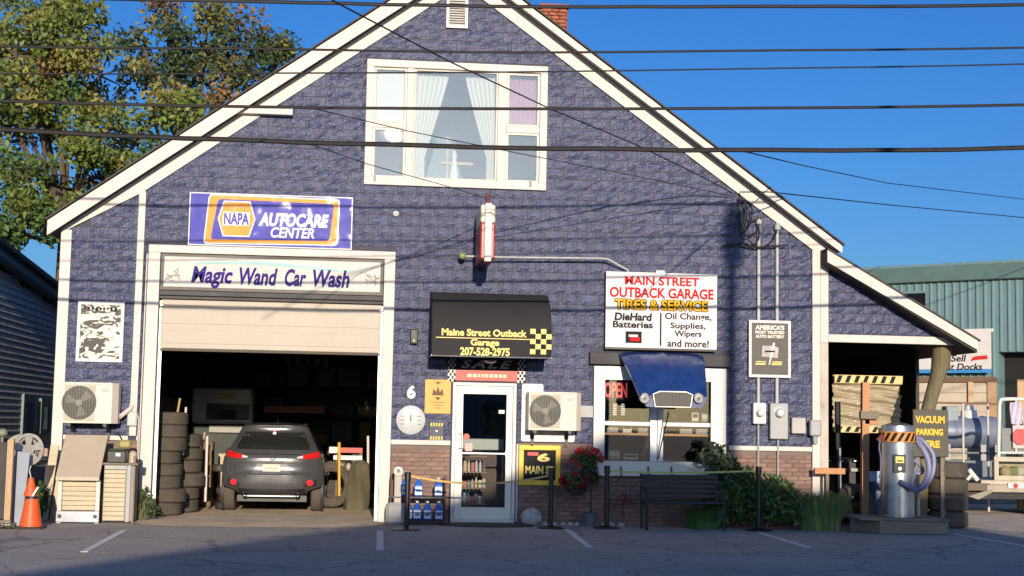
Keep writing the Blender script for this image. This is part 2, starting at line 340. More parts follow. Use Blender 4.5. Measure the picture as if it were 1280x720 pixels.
# corner boards, trims
def board(x0,x1,z0,z1,y0=-.05,y1=-.003,name='trim_board',m=CREAM,label=None,bev=.006):
    b=MB(); b.box(x0,x1,y0,y1,z0,z1,bev); return b.build(name,m,GB,label=label)
board(XL-.02,XL+.14,0,und(XL)-.03,name='corner_board',y0=-.055); board(4.725,4.855,0.02,4.40,name='corner_board',y0=-.055); board(4.858,4.99,2.9,4.36,name='corner_board',y0=-.052); board(4.858,4.99,.0,2.9,name='corner_board',y0=-.040,m=mat('grubby_cream',(.55,.48,.40),.7,dirt=.6))
board(-5.81,-5.705,1.24,und(-5.76)-.24)
board(-5.63,-5.452,0,4.02,name='bay_casing',y0=-.06); board(-2.058,-1.89,0,4.02,name='bay_casing',y0=-.06); board(-5.63,-1.89,4.022,4.14,name='bay_casing',y0=-.06)
board(-5.665,-5.645,.3,4.0,y0=-.03,name='edge_strip')
board(-4.42,-3.53,6.20,6.31,y0=-.16,name='collar_board')
board(-1.885,-.975,1.18,1.255,name='belt_course'); board(3.39,4.72,1.18,1.255,name='belt_course'); board(-6.77,-5.82,1.17,1.24,name='belt_course'); board(-5.70,-5.67,1.17,1.24,name='belt_course')
board(.045,.075,.03,1.22,name='edge_strip')
board(1.16,3.40,2.475,2.665,y0=-.11,name='window_lintel',m=mat('charcoal_paint',(.022,.02,.025),.6))
# gable vent
r=rect(558,-14,585,36); b=MB(); b.frame(r[0],r[1],r[2],r[3],.045,-.05,-.003,.004); V=b.build('gable_vent',WHITE,GB)
nz=14
for i in range(nz):
    z=r[2]+.05+(r[3]-r[2]-.1)*i/nz; b=MB(); b.prismx([(-.045,z),(-.012,z+.028),(-.008,z+.028),(-.040,z-.004)],r[0]+.045,r[1]-.045); b.build('louvre_slat',WHITE,V)
# chimney of bricks
cx0,cx1=.80,1.27
CH=MB().box(cx0+.02,cx1-.02,4.02,4.48,5.0,9.30).build('chimney',MORTAR,GB)
CHB=mat('chimney_brick',(.33,.10,.05),.85,var=.25,vs=10,piece=.25,bump=.3)
bm_=MB().box(-.085,.085,-.03,.03,-.028,.028,.006).mesh('brick',CHB)
z=8.3; k=0
while z<9.30:
    for side in range(2):
        x=cx0+.09-(.09 if k%2 else 0)
        while x<cx1+.02:
            o=bpy.data.objects.new('brick',bm_); COL.objects.link(o); o.parent=CH
            xx=min(max(x,cx0+.08),cx1-.08)
            o.location=Vector((xx,4.0 if side==0 else 4.5,z))-wloc(CH); x+=.185
        # side faces
    for yy in (4.12,4.30,4.42):
        for xs in (cx0,cx1):
            o=bpy.data.objects.new('brick',bm_); COL.objects.link(o); o.parent=CH; o.rotation_euler=(0,0,pi/2); o.location=Vector((xs,yy,z))-wloc(CH)
    z+=.068; k+=1
MB().box(cx0-.05,cx1+.05,3.95,4.55,9.30,9.37,.01).build('chimney_cap',CHB,CH)
# --------------------------------------------------------------- rock-faced blocks
OPEN=[(-5.67,-1.89,0,4.14),(-2.41,.44,5.18,7.16),(1.22,3.35,.78,2.66),(1.15,3.41,2.46,2.67),(-.975,.047,0,2.17),(-1.20,-.84,7.72,9),(-5.81,-5.705,1.2,6),(-4.79,-3.53,6.21,6.30)]
BH=.165; BW=.29
def blockmesh(wd,ht,seed,split=False):
    rnd=random.Random(seed); b=MB(); nu=max(2,int(wd/.06)); nv=3
    vs={}
    hg=[[rnd.uniform(.002,.019) for _ in range(nu+1)] for _ in range(nv+1)]
    def f(u,v):
        i=round(u*nu); j=round(v*nv); e=(i in(0,nu)) or (j in(0,nv))
        d=.004 if e else hg[j][i]+.006
        x=(u-.5)*wd+(0 if e else rnd.uniform(-.012,.012)); z=(v-.5)*ht+(0 if e else rnd.uniform(-.008,.008))
        return (x,-d,z)
    b.grid(f,nu,nv)
    w2,h2=wd/2,ht/2
    b.add([(-w2,-.004,-h2),(w2,-.004,-h2),(w2,-.004,h2),(-w2,-.004,h2),(-w2,.006,-h2),(w2,.006,-h2),(w2,.006,h2),(-w2,.006,h2)],[(0,4,5,1),(1,5,6,2),(2,6,7,3),(3,7,4,0)])
    return b
fullm=[blockmesh(BW-.016,BH-.017,i).mesh('block',BLUE) for i in range(3)]
cands=[]
row=0; z=1.25
while z<8.9:
    zc=z+BH/2; zt=z+BH-.02
    # available interval under rake
    lo=XL+.13; hi=4.74
    if und(lo)-.08<zt: lo=max(lo,(zt-4.45+.20+.10)/.72-7.07)
    if und(hi)-.1<zt: hi=min(hi,2*XP+7.07-(zt-4.45+.20+.08)/.72)
    if hi-lo<.1: break
    iv=[(lo,hi)]
    for (a,c,z0,z1) in OPEN:
        if z1>zc and z0<zc:
            nv=[]
            for (p,q) in iv:
                if c<=p or a>=q: nv.append((p,q)); continue
                if a>p: nv.append((p,a))
                if c<q: nv.append((c,q))
            iv=nv
    off=(row%2)*BW/2
    for (p,q) in iv:
        k=math.floor((p-off)/BW); 
        while True:
            a=max(p,off+k*BW); c=min(q,off+(k+1)*BW)
            if a>=q: break
            if c-a>.03: cands.append((a,c,zc,row,k))
            k+=1
    z+=BH; row+=1
# lean-to infill triangle
def lund(x): return 4.30-.565*(x-4.98)
z=3.05; row=0
while z<4.3:
    zt=z+BH; hi=(4.22-zt)/.565+4.98
    k=0; x=4.995-(row%2)*BW/2
    while x<hi:
        a=max(x,4.995); c=min(x+BW,hi+.05)
        if c-a>.03: cands.append((a,c,z+BH/2,row+100,k))
        x+=BW;k+=1
    z+=BH; row+=1
cands.sort(key=lambda t:(-(1 if (t[1]-t[0])>BW*.9 else 0), (t[0]+t[1]+2)**2*.25+ (t[2]-1.5)**2*1.0))
stuff=MB(); nb=0
for (a,c,zc,rw,k) in cands:
    wd=c-a-.016
    if nb<300:
        full=abs(wd-(BW-.016))<.012
        me=fullm[(0 if (rw+k)%4 else 1+rw%2)] if full else blockmesh(wd,BH-.017,rw*31+k).mesh('block',BLUE)
        o=bpy.data.objects.new('block',me); COL.objects.link(o); o.parent=GB; o.location=Vector(((a+c)/2,-.003,zc))-wloc(GB); nb+=1
    else:
        q=blockmesh(wd,BH-.017,rw*31+k); stuff.T=Matrix.Translation(((a+c)/2,-.003,zc)); stuff.add(q.v,q.f)
stuff.T=None
o=stuff.build('block_courses',BLUE,GB,kind='stuff')
# --------------------------------------------------------------- brick base
def bricks(zones):
    L,Hh=.205,.066; out=[]
    for (x0,x1,z0,z1) in zones:
        z=z0; r=0
        while z+Hh*.8<z1:
            x=x0-(L/2 if r%2 else 0)
            while x<x1:
                a=max(x,x0); c=min(x+L,x1)
                if c-a>.03: out.append((a,c,z+Hh/2))
                x+=L
            z+=Hh; r+=1
    return out
bz=bricks([(-1.88,-.98,0,1.17),(.08,1.21,0,1.17),(1.21,3.38,0,.775),(3.38,4.72,0,1.17),(-5.86,-5.67,.0,1.17)])
for q in ((-1.885,-.98,1.18),(.08,1.22,1.24),(1.221,3.38,.79),(3.381,4.72,1.18),(-6.77,-5.67,1.17)): MB().box(q[0],q[1],-.006,-.001,0,q[2]).build('mortar_bed',MORTAR,GB)
def vis(t):
    x,z=(t[0]+t[1])/2,t[2]
    s=0
    if 3.0<x<4.3 and z<.9: s+=3
    if 1.7<x<3.1 and z<.6: s+=2
    return s+ (0.5 if (t[1]-t[0])<.15 else 0)
bz.sort(key=vis); bmesh_=MB().box(-.0985,.0985,-.016,.0,-.029,.029,.004).mesh('brick',BRICK); half=MB().box(-.047,.047,-.016,.0,-.029,.029,.004).mesh('brick',BRICK)
rest=MB(); rr=random.Random(3)
for i,(a,c,z) in enumerate(bz):
    wd=c-a
    if i<300:
        me=bmesh_ if wd>.2 else half if abs(wd-.1025)<.004 else MB().box(-wd/2+.004,wd/2-.004,-.016,0,-.029,.029,.004).mesh('brick',BRICK)
        o=bpy.data.objects.new('brick',me); COL.objects.link(o); o.parent=GB; o.location=Vector(((a+c)/2,-.006-rr.uniform(0,.004),z))-wloc(GB)
    else: rest.box(a+.004,c-.004,-.022,-.006,z-.029,z+.029,.004)
rest.build('brick_courses',BRICK,GB,kind='stuff')
# --------------------------------------------------------------- roll-up door
DOORM=mat('beige_door_paint',(.42,.37,.295),.5,var=.08,vs=3,dirt=.25,dcol=(.3,.22,.14))
MB().box(-5.45,-2.06,-.03,.16,3.375,3.45,.006).box(-5.45,-2.06,.02,.16,3.33,3.375).build('header_beam',mat('dark_header',(.04,.038,.04),.6),GB)
RD=MB().box(-5.42,-2.09,.12,.15,2.56,3.38).build('roll_up_door',DOORM,GB)
for (z0,z1) in ((3.235,3.375),(2.575,3.225)):
    b=MB(); b.box(-5.43,-2.08,.095,.119,z0,z1,.008)
    if z1-z0>.3:
        for k in range(2): b.box(-5.40,-2.11,.088,.094,z0+.08+k*.3,z0+.08+k*.3+.2,.004)
    b.build('door_panel',DOORM,RD)
MB().box(-5.43,-2.08,.085,.15,2.535,2.572,.006).build('bottom_seal',mat('door_seal',(.10,.08,.06),.7),RD)
MB().box(-5.448,-5.40,.10,.16,0,3.3).build('door_track',STEEL,GB); MB().box(-2.11,-2.062,.10,.16,0,3.3).build('door_track',STEEL,GB)
# --------------------------------------------------------------- upper window
GL=glass('window_glass',(.90,.93,.95),.06,.004,.03)
GLD=glass('dark_window_glass',(.90,.91,.92),.02,.01)
WN=thing_part=MB().frame(-2.41,.435,5.18,7.16,.115,-.065,-.003,.006).build('upper_window',CREAM,GB)
def wb(x0,x1,z0,z1,y0,y1,name,m,par,bev=.004): return MB().box(x0,x1,y0,y1,z0,z1,bev).build(name,m,par)
for (x0,x1) in ((-1.775,-1.665),(-.345,-.21)): wb(x0,x1,5.295,7.045,-.045,.06,'mullion',CREAM,WN)
wb(-2.295,-1.78,6.09,6.17,-.03,.05,'meeting_rail',CREAM,WN); wb(-.205,.32,6.09,6.18,-.03,.05,'meeting_rail',CREAM,WN)
for i,(x0,x1,z0,z1) in enumerate(((-2.295,-1.777,6.172,7.045),(-2.295,-1.777,5.296,6.088),(-1.663,-.347,5.296,7.045),(-.208,.318,6.182,7.045),(-.208,.318,5.296,6.088))):
    s_=MB().frame(x0,x1,z0,z1,.04 if i!=2 else .03,-.02,.03,.004).build('sash',CREAM,WN)
    w_=.04 if i!=2 else .03
    MB().box(x0+w_,x1-w_,.0,.006,z0+w_,z1-w_).build('pane',GL,s_)
CURT=mat('sheer_curtain',(.70,.69,.60),.9,var=.03); PINK=mat('pink_curtain',(.55,.30,.36),.9,var=.1)
def curtain(xo,xi_top,xi_bot,z0,z1,y,m,tie=None):
    b=MB()
    def f(u,v):
        z=z1-(z1-z0)*v
        if tie: t=min(1,v/tie); e=xi_top+(xi_bot-xi_top)*t**1.1
        else: e=xi_top
        x=xo+(e-xo)*u
        return (x,y+.03*sin(u*42+v*2)*(1-.3*v),z)
    b.grid(f,48,14); return b
curtain(-1.66,-1.12,-1.47,5.32,6.98,.14,CURT,.78).build('curtain',CURT,WN,True)
curtain(-.35,-.86,-.50,5.32,6.98,.14,CURT,.78).build('curtain',CURT,WN,True)
curtain(-.19,.31,.31,6.2,6.98,.13,PINK).build('curtain',PINK,WN,True,label='short pink curtain behind the upper right sash')
MB().box(-2.25,-1.82,.10,.11,6.16,7.0).build('roller_blind',mat('white_blind',(.72,.70,.62),.8,var=.02),WN)
t=MB().box(-1.12,-1.09,.30,.33,5.30,6.05).box(-1.20,-.70,.28,.36,5.6,5.64); t.build('chair_frame',WOODT,WN)
t=MB(); t.lathe([(.001,5.30),(.07,5.30),(.075,5.45),(.05,5.58),(.03,5.66),(.05,5.72),(.02,5.80),(.001,5.82)],(-1.0,.22,0),12); t.build('figurine',WHITE,WN,True)
for x in (-2.26,.17): MB().box(x,x+.03,-.085,-.065,5.23,5.32,.004).build('sash_hook',BLACK,WN)
# --------------------------------------------------------------- shop window
SW=MB().box(1.235,1.412,-.07,-.003,.80,2.45,.006).box(3.09,3.335,-.07,-.003,.80,2.45,.006).box(1.412,3.09,-.07,-.003,2.24,2.45).box(1.412,3.09,-.068,-.003,.80,.985).build('shop_window',WHITE,GB)
WH2=mat('white_vinyl',(.78,.79,.80),.4,var=.03)
wb(2.135,2.24,.99,2.235,-.04,.06,'mullion',WH2,SW); wb(2.25,2.34,.99,2.235,-.04,.06,'mullion',WH2,SW)
wb(1.415,2.133,1.535,1.595,-.03,.05,'meeting_rail',WH2,SW); wb(2.342,3.088,1.535,1.595,-.03,.05,'meeting_rail',WH2,SW)
for (x0,x1) in ((1.415,2.133),(2.342,3.088)):
    for (z0,z1) in ((.99,1.533),(1.597,2.235)): MB().box(x0,x1,.01,.016,z0,z1).build('pane',GLD,SW)
MB().box(1.20,3.36,-.12,-.003,.755,.80,.006).build('window_sill',WHITE,SW)
for x in (775,809,838):
    X,Z=P(x,587); MB().box(X-.01,X+.01,-.10,-.07,Z-.09,Z+.05,.003).tube([(X,-.085,Z-.08),(X,-.13,Z-.09),(X,-.13,Z-.05)],.008,6).build('hook',BLACK,SW)
# --------------------------------------------------------------- shop door
DF=MB().frame(-.955,.030,.02,2.15,.05,-.055,-.003,.005).build('shop_door',WHITE,GB)
MB().box(-.90,-.79,-.03,.03,.07,2.095,.005).box(-.12,-.025,-.03,.03,.07,2.095,.005).box(-.79,-.12,-.03,.03,1.975,2.095,.004).box(-.79,-.12,-.03,.03,.07,.245,.004).build('door_leaf',mat('door_aluminium_paint',(.80,.77,.66),.4,var=.03),DF)
MB().box(-.79,-.12,.0,.006,.245,1.975).build('pane',GLD,DF)
MB().box(-.86,-.10,-.075,-.055,1.055,1.08,.004).box(-.84,-.82,-.06,-.03,1.03,1.10).box(-.13,-.11,-.06,-.03,1.03,1.10).build('push_bar',STEEL,DF)
MB().tube([(-.845,-.03,1.36),(-.80,-.09,1.36),(-.80,-.09,1.14),(-.845,-.03,1.14)],.012,8).build('handle',STEEL,DF,True)
MB().box(-.955,.03,-.25,.0,.0,.02).build('threshold',STEEL,DF)
# --------------------------------------------------------------- lean-to
LW=MB().prism([(4.99,3.04),(7.12,3.04),(4.99,4.30)],.0,.15).build('lean_to_gable',BLUEF,GB)
def ltop(x): return P(1034,312,-.4)[1]-.5606*(x-P(1034,312,-.4)[0])
xa,xb=4.86,7.30
MB().prism([(xa,ltop(xa)-.19),(xb,ltop(xb)-.15),(xb,ltop(xb)-.0),(xa,ltop(xa))],-.40,-.362).build('rake_fascia',CREAM,GB)
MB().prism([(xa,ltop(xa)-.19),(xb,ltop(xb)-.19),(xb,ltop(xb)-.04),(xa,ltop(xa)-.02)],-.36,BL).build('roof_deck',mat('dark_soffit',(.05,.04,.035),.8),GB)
MB().prism([(xa,ltop(xa)+.003),(xb+.03,ltop(xb+.03)+.003),(xb+.03,ltop(xb+.03)+.03),(xa,ltop(xa)+.03)],-.43,BL).build('shingle_roof',SHG,GB)
MB().prism([(4.992,4.235),(7.06,3.045),(7.14,3.045),(4.992,4.285)],-.05,-.003).build('trim_board',CREAM,GB)
MB().box(4.992,7.2,-.05,-.003,2.915,3.04,.006).build('lean_to_beam',CREAM,GB)
LSW=MB().box(7.06,7.12,1.6,BL,0,3.0)
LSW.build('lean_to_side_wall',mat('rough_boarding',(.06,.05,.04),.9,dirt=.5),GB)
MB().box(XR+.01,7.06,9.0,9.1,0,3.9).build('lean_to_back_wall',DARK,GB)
# bent brace post under the lean-to corner
pp=[(1177,431),(1176,455),(1172,470),(1166,490),(1160,512),(1155,540),(1152,600),(1150,652)]
pts=[(P(a,c,.25)[0],.25,P(a,c,.25)[1]) for a,c in pp]; pts[0]=(pts[0][0],.25,2.93)
BP=MB(); BP.tube(pts,[.16,.15,.12,.11,.11,.11,.11,.11],12); BP.build('brace_post',mat('weathered_post',(.17,.14,.075),.85,var=.3,stretch=(9,9,1),bump=.4),GB,True)
# ================================================================ SHADE-CASTING NEIGHBOUR ACROSS THE ROAD (behind the camera)
HB=thing('neighbour_building','broad low-gabled shop across the road that shades the parking lot','building',(2.3,-38,0))
HW=mat('pale_siding',(.55,.52,.46),.7,var=.1)
MB().prism([(-6.3,0),(8.0,0),(8.0,8.20),(4.4,8.15),(2.26,8.86),(-6.3,5.35)],-48,-38).build('wall',HW,HB)
MB().prism([(-6.6,5.24),(2.26,8.88),(2.26,9.0),(-6.6,5.36)],-48.3,-37.95).build('roof',SHG,HB)
MB().prism([(2.26,8.88),(4.6,8.10),(4.6,8.22),(2.26,9.0)],-48.3,-37.95).build('roof',SHG,HB)
for i in range(5):
    f=MB().frame(-5+i*2.5,-3.8+i*2.5,1.0,2.6,.1,-37.99,-37.9).build('window',WHITE,HB); MB().box(-4.9+i*2.5,-3.9+i*2.5,-37.985,-37.97,1.1,2.5).build('pane',GLD,f)
# ================================================================ NEIGHBOUR ON THE LEFT
LB=thing('clapboard_house','grey blue clapboard building in shade left of the garage','house',(-8.3,4,0))
CLAP=mat('blue_grey_clapboard',(.74,.77,.75),.7,var=.12,vs=3,dirt=.2)
def lbz(y): return 4.12-.0609*(y+.3)*1.0
WX=-8.3
b=MB(); b.prismx([(-.6,0),(10,0),(10,lbz(10)-.1),(-.6,lbz(-.6)-.1)],WX-6,WX-.02).build('wall',mat('clapboard_backing',(.12,.14,.15),.8),LB)
cl=MB(); 
clm=MB().prism([(0,0),(.030,0),(.006,.115),(0,.115)],-5.3,5.3).mesh('clapboard',CLAP)
z=.25
while z<3.55:
    o=bpy.data.objects.new('clapboard',clm); COL.objects.link(o); o.parent=LB; o.location=Vector((WX-.02,4.7,z))-wloc(LB); z+=.11
while z<4.1:
    y1=min(10,(4.12-z-.12)/.0609-.3)
    if y1<0: break
    o=MB().prism([(WX-.02,z),(WX+.010,z),(WX-.014,z+.115),(WX-.02,z+.115)],-.6,y1).build('clapboard',CLAP,LB); z+=.11
RAKEM=mat('grey_green_fascia',(.13,.19,.19),.5)
b=MB(); b.prismx([(-.9,lbz(-.9)+.02),(10.4,lbz(10.4)+.02),(10.4,lbz(10.4)+.20),(-.9,lbz(-.9)+.20)],WX+.02,WX+.16).build('fascia',RAKEM,LB)
b=MB(); b.prismx([(-.9,lbz(-.9)+.19),(10.4,lbz(10.4)+.19),(10.4,lbz(10.4)+.26),(-.9,lbz(-.9)+.26)],WX-6.2,WX+.24).build('roof',mat('dark_roof',(.05,.06,.06),.7),LB)
b=MB(); b.prismx([(-.9,lbz(-.9)-.02),(10.4,lbz(10.4)-.02),(10.4,lbz(10.4)+.02),(-.9,lbz(-.9)+.02)],WX-.02,WX+.17).build('soffit',mat('soffit_dark',(.06,.08,.08),.7),LB)
def lray(px,py):
    d=ray(px,py); t=(WX-CAM.x)/d.x; p=CAM+d*t; return p.y,p.z
for (a,c) in (((27,492),(38,545)),((49,498),(59,542))):
    y0,z1=lray(*a); y1,z0=lray(*c); 
    f=MB().box(WX+.0,WX+.05,y0,y1,z0,z1).build('window',RAKEM,LB); MB().box(WX+.03,WX+.056,y0+.25*(y1-y0),y0+.8*(y1-y0),z0+.08,z1-.15).build('pane',GLD,f)
y,z=lray(38,332); MB().tube([(WX-.6,y+.5,z-.5),(WX-.6,y+.5,z+.22)],.05,8).build('vent_pipe',BLACK,LB)
# ================================================================ GREEN WAREHOUSE
A=Vector(G(1095,338,6.0)); B_=Vector(G(1280,329,6.0)); u=(B_-A).normalized(); nrm=Vector((u.y,-u.x))  # towards camera
ang=atan2(u.y,u.x)
GW=thing('warehouse','pale green ribbed metal warehouse behind the yard with a dark doorway','warehouse',(A.x,A.y,0),ang)
GRM=mat('green_metal_cladding',(.15,.25,.26),.5,var=.08,vs=2,stretch=(6,6,.3),dirt=.12)
def wl(px,py,yo=0.0):
    "pixel on the warehouse front -> local x,z"
    d=ray(px,py); n3=Vector((nrm.x,nrm.y,0)); o3=Vector((A.x,A.y,0))+n3*yo; t=(o3-CAM).dot(n3)/d.dot(n3); p=CAM+d*t
    return (Vector((p.x,p.y))-A).dot(u),p.z
X0=-4.0; X1=12
d0=wl(1248,440); d1=wl(1172,478); d2=wl(1242,478); op=wl(1156,366); op2=wl(1140,380)
DX0,DX1,DZ=d0[0],d0[0]+3.2,d0[1]
b=MB(); b.box(X0,DX0,0,8,0,5.86); b.box(DX1,X1,0,8,0,5.86); b.box(DX0,DX1,0,8,DZ,5.86); b.build('wall',GRM,GW,local=True)
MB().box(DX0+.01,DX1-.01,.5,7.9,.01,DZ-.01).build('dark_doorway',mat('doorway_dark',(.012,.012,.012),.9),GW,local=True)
ribm=MB().prismz([(-.045,0),(-.02,-.035),(.02,-.035),(.045,0)],0,1).mesh('rib',GRM)
x=X0+.1
while x<X1:
    zb=DZ+.02 if DX0-.05<x<DX1+.05 else .02
    o=bpy.data.objects.new('rib',ribm); COL.objects.link(o); o.parent=GW; o.location=(x,-.002,zb); o.scale=(1,1,5.60-zb); x+=.21
MB().box(X0-.1,X1,-.16,.02,5.60,6.02,.02).build('eave_trim',mat('green_eave_trim',(.10,.17,.16),.5),GW,local=True)
MB().box(X0-.1,X1,-.05,8,6.03,6.1).build('roof',GRM,GW,local=True)
q0=wl(1142,367); q1=wl(1158,384); MB().box(q1[0]-.7,q1[0],-.06,-.04,q1[1]-.3,q0[1]).build('window',mat('dark_opening',(.01,.01,.012),.3),GW,local=True)
MB().frame(q1[0]-.76,q1[0]+.06,q1[1]-.36,q0[1]+.06,.06,-.07,-.037).build('window_frame',GRM,GW,local=True)
GD=MB().box(d1[0]-2.2,d2[0],-.07,-.045,0,d1[1]).build('overhead_door',mat('cream_overhead_door',(.62,.53,.40),.5,var=.05),GW,local=True)
z=.05
while z<d1[1]-.1:
    MB().box(d1[0]-2.19,d2[0]-.01,-.10,-.072,z,z+.24,.01).build('door_panel',MATS['cream_overhead_door'],GD,local=True); z+=.255
MB().box(d1[0]-2.3,d2[0]+.1,-.14,-.05,d1[1]+.0,d1[1]+.14).build('door_header',mat('rust_brown',(.20,.12,.07),.7),GW,local=True)
MB().box(d2[0]-.12,d2[0]+.1,-.14,-.045,0,d1[1]).build('door_jamb',WOODT,GW,local=True)
# dock sign
s0=wl(1180,412,.2); s1=wl(1242,412,.2); s2=wl(1237,466,.2)
DS=thing('dock_sign','white sign reading We Sell Boat Docks on the green warehouse','sign',(A.x+nrm.x*.2,A.y+nrm.y*.2,0),ang)
sx0=s0[0]-1.1; sx1=s1[0]; sz1=s0[1]; sz0=s2[1]
MB().box(sx0,sx1,-.04,0,sz0+.46*(sz1-sz0)*2,sz1,.01).build('sign_board',mat('pale_sign_scene',(.62,.66,.66),.4,col2=(.50,.60,.66),vs=1.5),DS,local=True)
MB().box(sx0,sx1-.06,-.05,-.0,sz0+.10,sz0+.45*(sz1-sz0)*2,.01).box(sx0,sx1-.06,-.048,0,sz0+.1,sz1-.02).build('sign_board',WHITE,DS,local=True)
MB().box(sx0,sx1-.06,-.05,0,sz0,sz0+.098).build('blue_band',mat('sign_blue',(.06,.28,.60),.4),DS,local=True)
def ltext(s,px,py,px2,py2,m,par,cx=None,w=None,**k):
    a=wl(px,py,.25); c=wl(px2,py2,.25)
    o=text(s,(a[0]+c[0])/2,c[1],abs(c[0]-a[0]),a[1]-c[1],-.052,m,None,**k); o.parent=par; return o
ltext('We Sell',1166,444,1208,452,INK,DS,bold=.02,shear=.2)
ltext('Boat Docks',1170,454.5,1228,462.5,INK,DS,bold=.02,shear=.2)
a=wl(1213,449,.25); c=wl(1235,449,.25); MB().prism([(a[0],a[1]-.06),(a[0]+.1,a[1]-.03),(c[0],a[1]-.0),(c[0]-.03,a[1]+.10),(a[0]+.15,a[1]+.08),(a[0]+.05,a[1]+.04)],-.056,-.051).build('red_logo',RED,DS,local=True)
# ================================================================ TREES
def leafmat(name,cols,sc=.35,tr=.25):
    m=bpy.data.materials.new(name); m.use_nodes=True; n=m.node_tree.nodes; l=m.node_tree.links; b=n['Principled BSDF']
    at=n.new('ShaderNodeAttribute'); at.attribute_name='tint'; l.new(at.outputs['Color'],b.inputs['Base Color']); b.inputs['Roughness'].default_value=.55
    t=n.new('ShaderNodeBsdfTranslucent'); l.new(at.outputs['Color'],t.inputs[0]); x=n.new('ShaderNodeMixShader'); x.inputs[0].default_value=tr
    l.new(b.outputs[0],x.inputs[1]); l.new(t.outputs[0],x.inputs[2]); l.new(x.outputs[0],n['Material Output'].inputs[0]); MATS[name]=m; return m
LEAF=leafmat('leaves',None)
BARK=mat('bark',(.10,.075,.055),.9,var=.3,vs=5,bump=.6,bs=20)
def leaf(b,p,s,col,rnd,up=.3):
    d=Vector((rnd.gauss(0,1),rnd.gauss(0,1),rnd.gauss(0,1)+up)).normalized(); e=d.orthogonal().normalized(); e=Matrix.Rotation(rnd.uniform(0,6.28),3,d)@e; f=d.cross(e)
    p=Vector(p); o=len(b.v)
    b.v.extend([tuple(p-e*s),tuple(p+f*s*.55+d*s*.1),tuple(p+e*s),tuple(p-f*s*.55+d*s*.1)]); b.f.append((o,o+1,o+2,o+3)); b.c.extend([col]*4)
def tree(name,label,base,trunk_h,blobs,seed,cols,nleaf,ls=.11,group=None,r0=.28):
    rnd=random.Random(seed); T=thing(name,label,'tree',(base[0],base[1],0),0,group)
    tb=MB(); x,y=base; top=(x+rnd.uniform(-.3,.3),y,trunk_h)
    tb.tube([(x,y,0),(x+.05,y,trunk_h*.4),top],r0,10,r0*.6); tb.build('trunk',BARK,T,True)
    lb=MB(); cb=MB()
    tot=sum(r[0]*r[1]*r[2] for c,r in blobs)
    for (c,r) in blobs:
        c=Vector(c); mid=(Vector(top)+c)/2+Vector((rnd.uniform(-.5,.5),0,-.3))
        lb.tube([top,mid,c],r0*.35,6,.04)
        ncl=max(5,int(r[0]*r[1]*r[2]*(5.6 if y<20 else 1.5)))
        for i in range(ncl):
            while True:
                q=Vector((rnd.uniform(-1,1),rnd.uniform(-1,1),rnd.uniform(-1,1)))
                if q.length<1 and q.length>.25: break
            cc=Vector((c.x+q.x*r[0],c.y+q.y*r[1],c.z+q.z*r[2]))
            lb.tube([c,(c+cc)/2+Vector((rnd.uniform(-.2,.2),0,.1)),cc],.03,4,.008,caps=False)
            cr=rnd.uniform(.28,.62); k=rnd.random(); h=(cc.z-5)/8
            hue=cols(rnd,h,q)
            n=int(nleaf*cr*cr*2.2)
            for j in range(n):
                d=Vector((rnd.gauss(0,1),rnd.gauss(0,1),rnd.gauss(0,.75))); d=d.normalized()*cr*(rnd.random()**.4)
                v=rnd.uniform(.65,1.4); col=[max(0,a*v*rnd.uniform(.85,1.15)) for a in hue]
                leaf(cb,cc+d,ls*rnd.uniform(.7,1.3),col,rnd)
    lb.build('branches',BARK,T,True); cb.build('crown',LEAF,T); return T
def mapcol(rnd,h,q):
    t=rnd.random()+.35*(h-.5)+.15*q.x
    if t>.99: return (.27,.16,.06)
    if t>.72: return (.26,.235,.06)
    if t>.25: return (.17,.215,.045)
    return (.09,.155,.035)
def pb(px,py,y,rx,rz,ry=1.5):
    X,Z=P(px,py,y); k=(y+DIST)/F; return ((X,y,Z),(rx*k,ry,rz*k))
bx,bz_=P(76,340,14)
bl=[pb(20,70,13,55,50,2),pb(85,40,14,45,40,2),pb(125,95,14,45,45,2),pb(50,140,13,70,45,2),pb(130,165,13,60,50,2),pb(30,215,13,60,45,2),pb(105,225,13,70,38,2),pb(190,150,14,50,40,1.7),pb(190,205,14,40,30,1.5),pb(-30,150,14,60,80,2),pb(40,265,12.5,40,25,1.3),pb(75,275,12.5,22,22,1.),pb(10,285,12.5,32,18,1.2),pb(-10,20,14,50,50,2),pb(62,10,14,24,28,1.5),pb(250,140,15,50,35,1.5),pb(85,90,13.5,60,40,1.8),pb(20,130,13,45,40,1.5),pb(150,205,13,50,35,1.5)]
tree('maple_tree','tall maple turning from green to rust behind the clapboard building','x' and (bx,14),6.0,bl,5,mapcol,300,.080)
bl=[pb(180,60,16,22,26,1.2),pb(215,45,16,28,28,1.2),pb(225,85,16,34,28,1.4),pb(255,60,16,26,34,1.2),pb(262,20,16,10,22,.7),pb(205,15,16,8,20,.7),pb(300,45,16,22,26,1.1),pb(335,70,16,24,22,1.1),pb(290,90,16,36,24,1.4),pb(180,100,16,25,24,1.2),pb(310,115,16,30,18,1.1),pb(240,120,16,40,24,1.4),pb(350,62,16,10,10,.6)]
def mapcol2(rnd,h,q):
    t=rnd.random()+.3*(h-.8)
    if t>.88: return (.24,.14,.055)
    if t>.50: return (.20,.19,.055)
    return (.06,.095,.035)
tree('maple_tree','thinner brown-tipped maple showing sky between its boughs above the garage roof','x' and (P(262,300,16)[0],16),7.5,bl,9,mapcol2,190,.085,r0=.2)
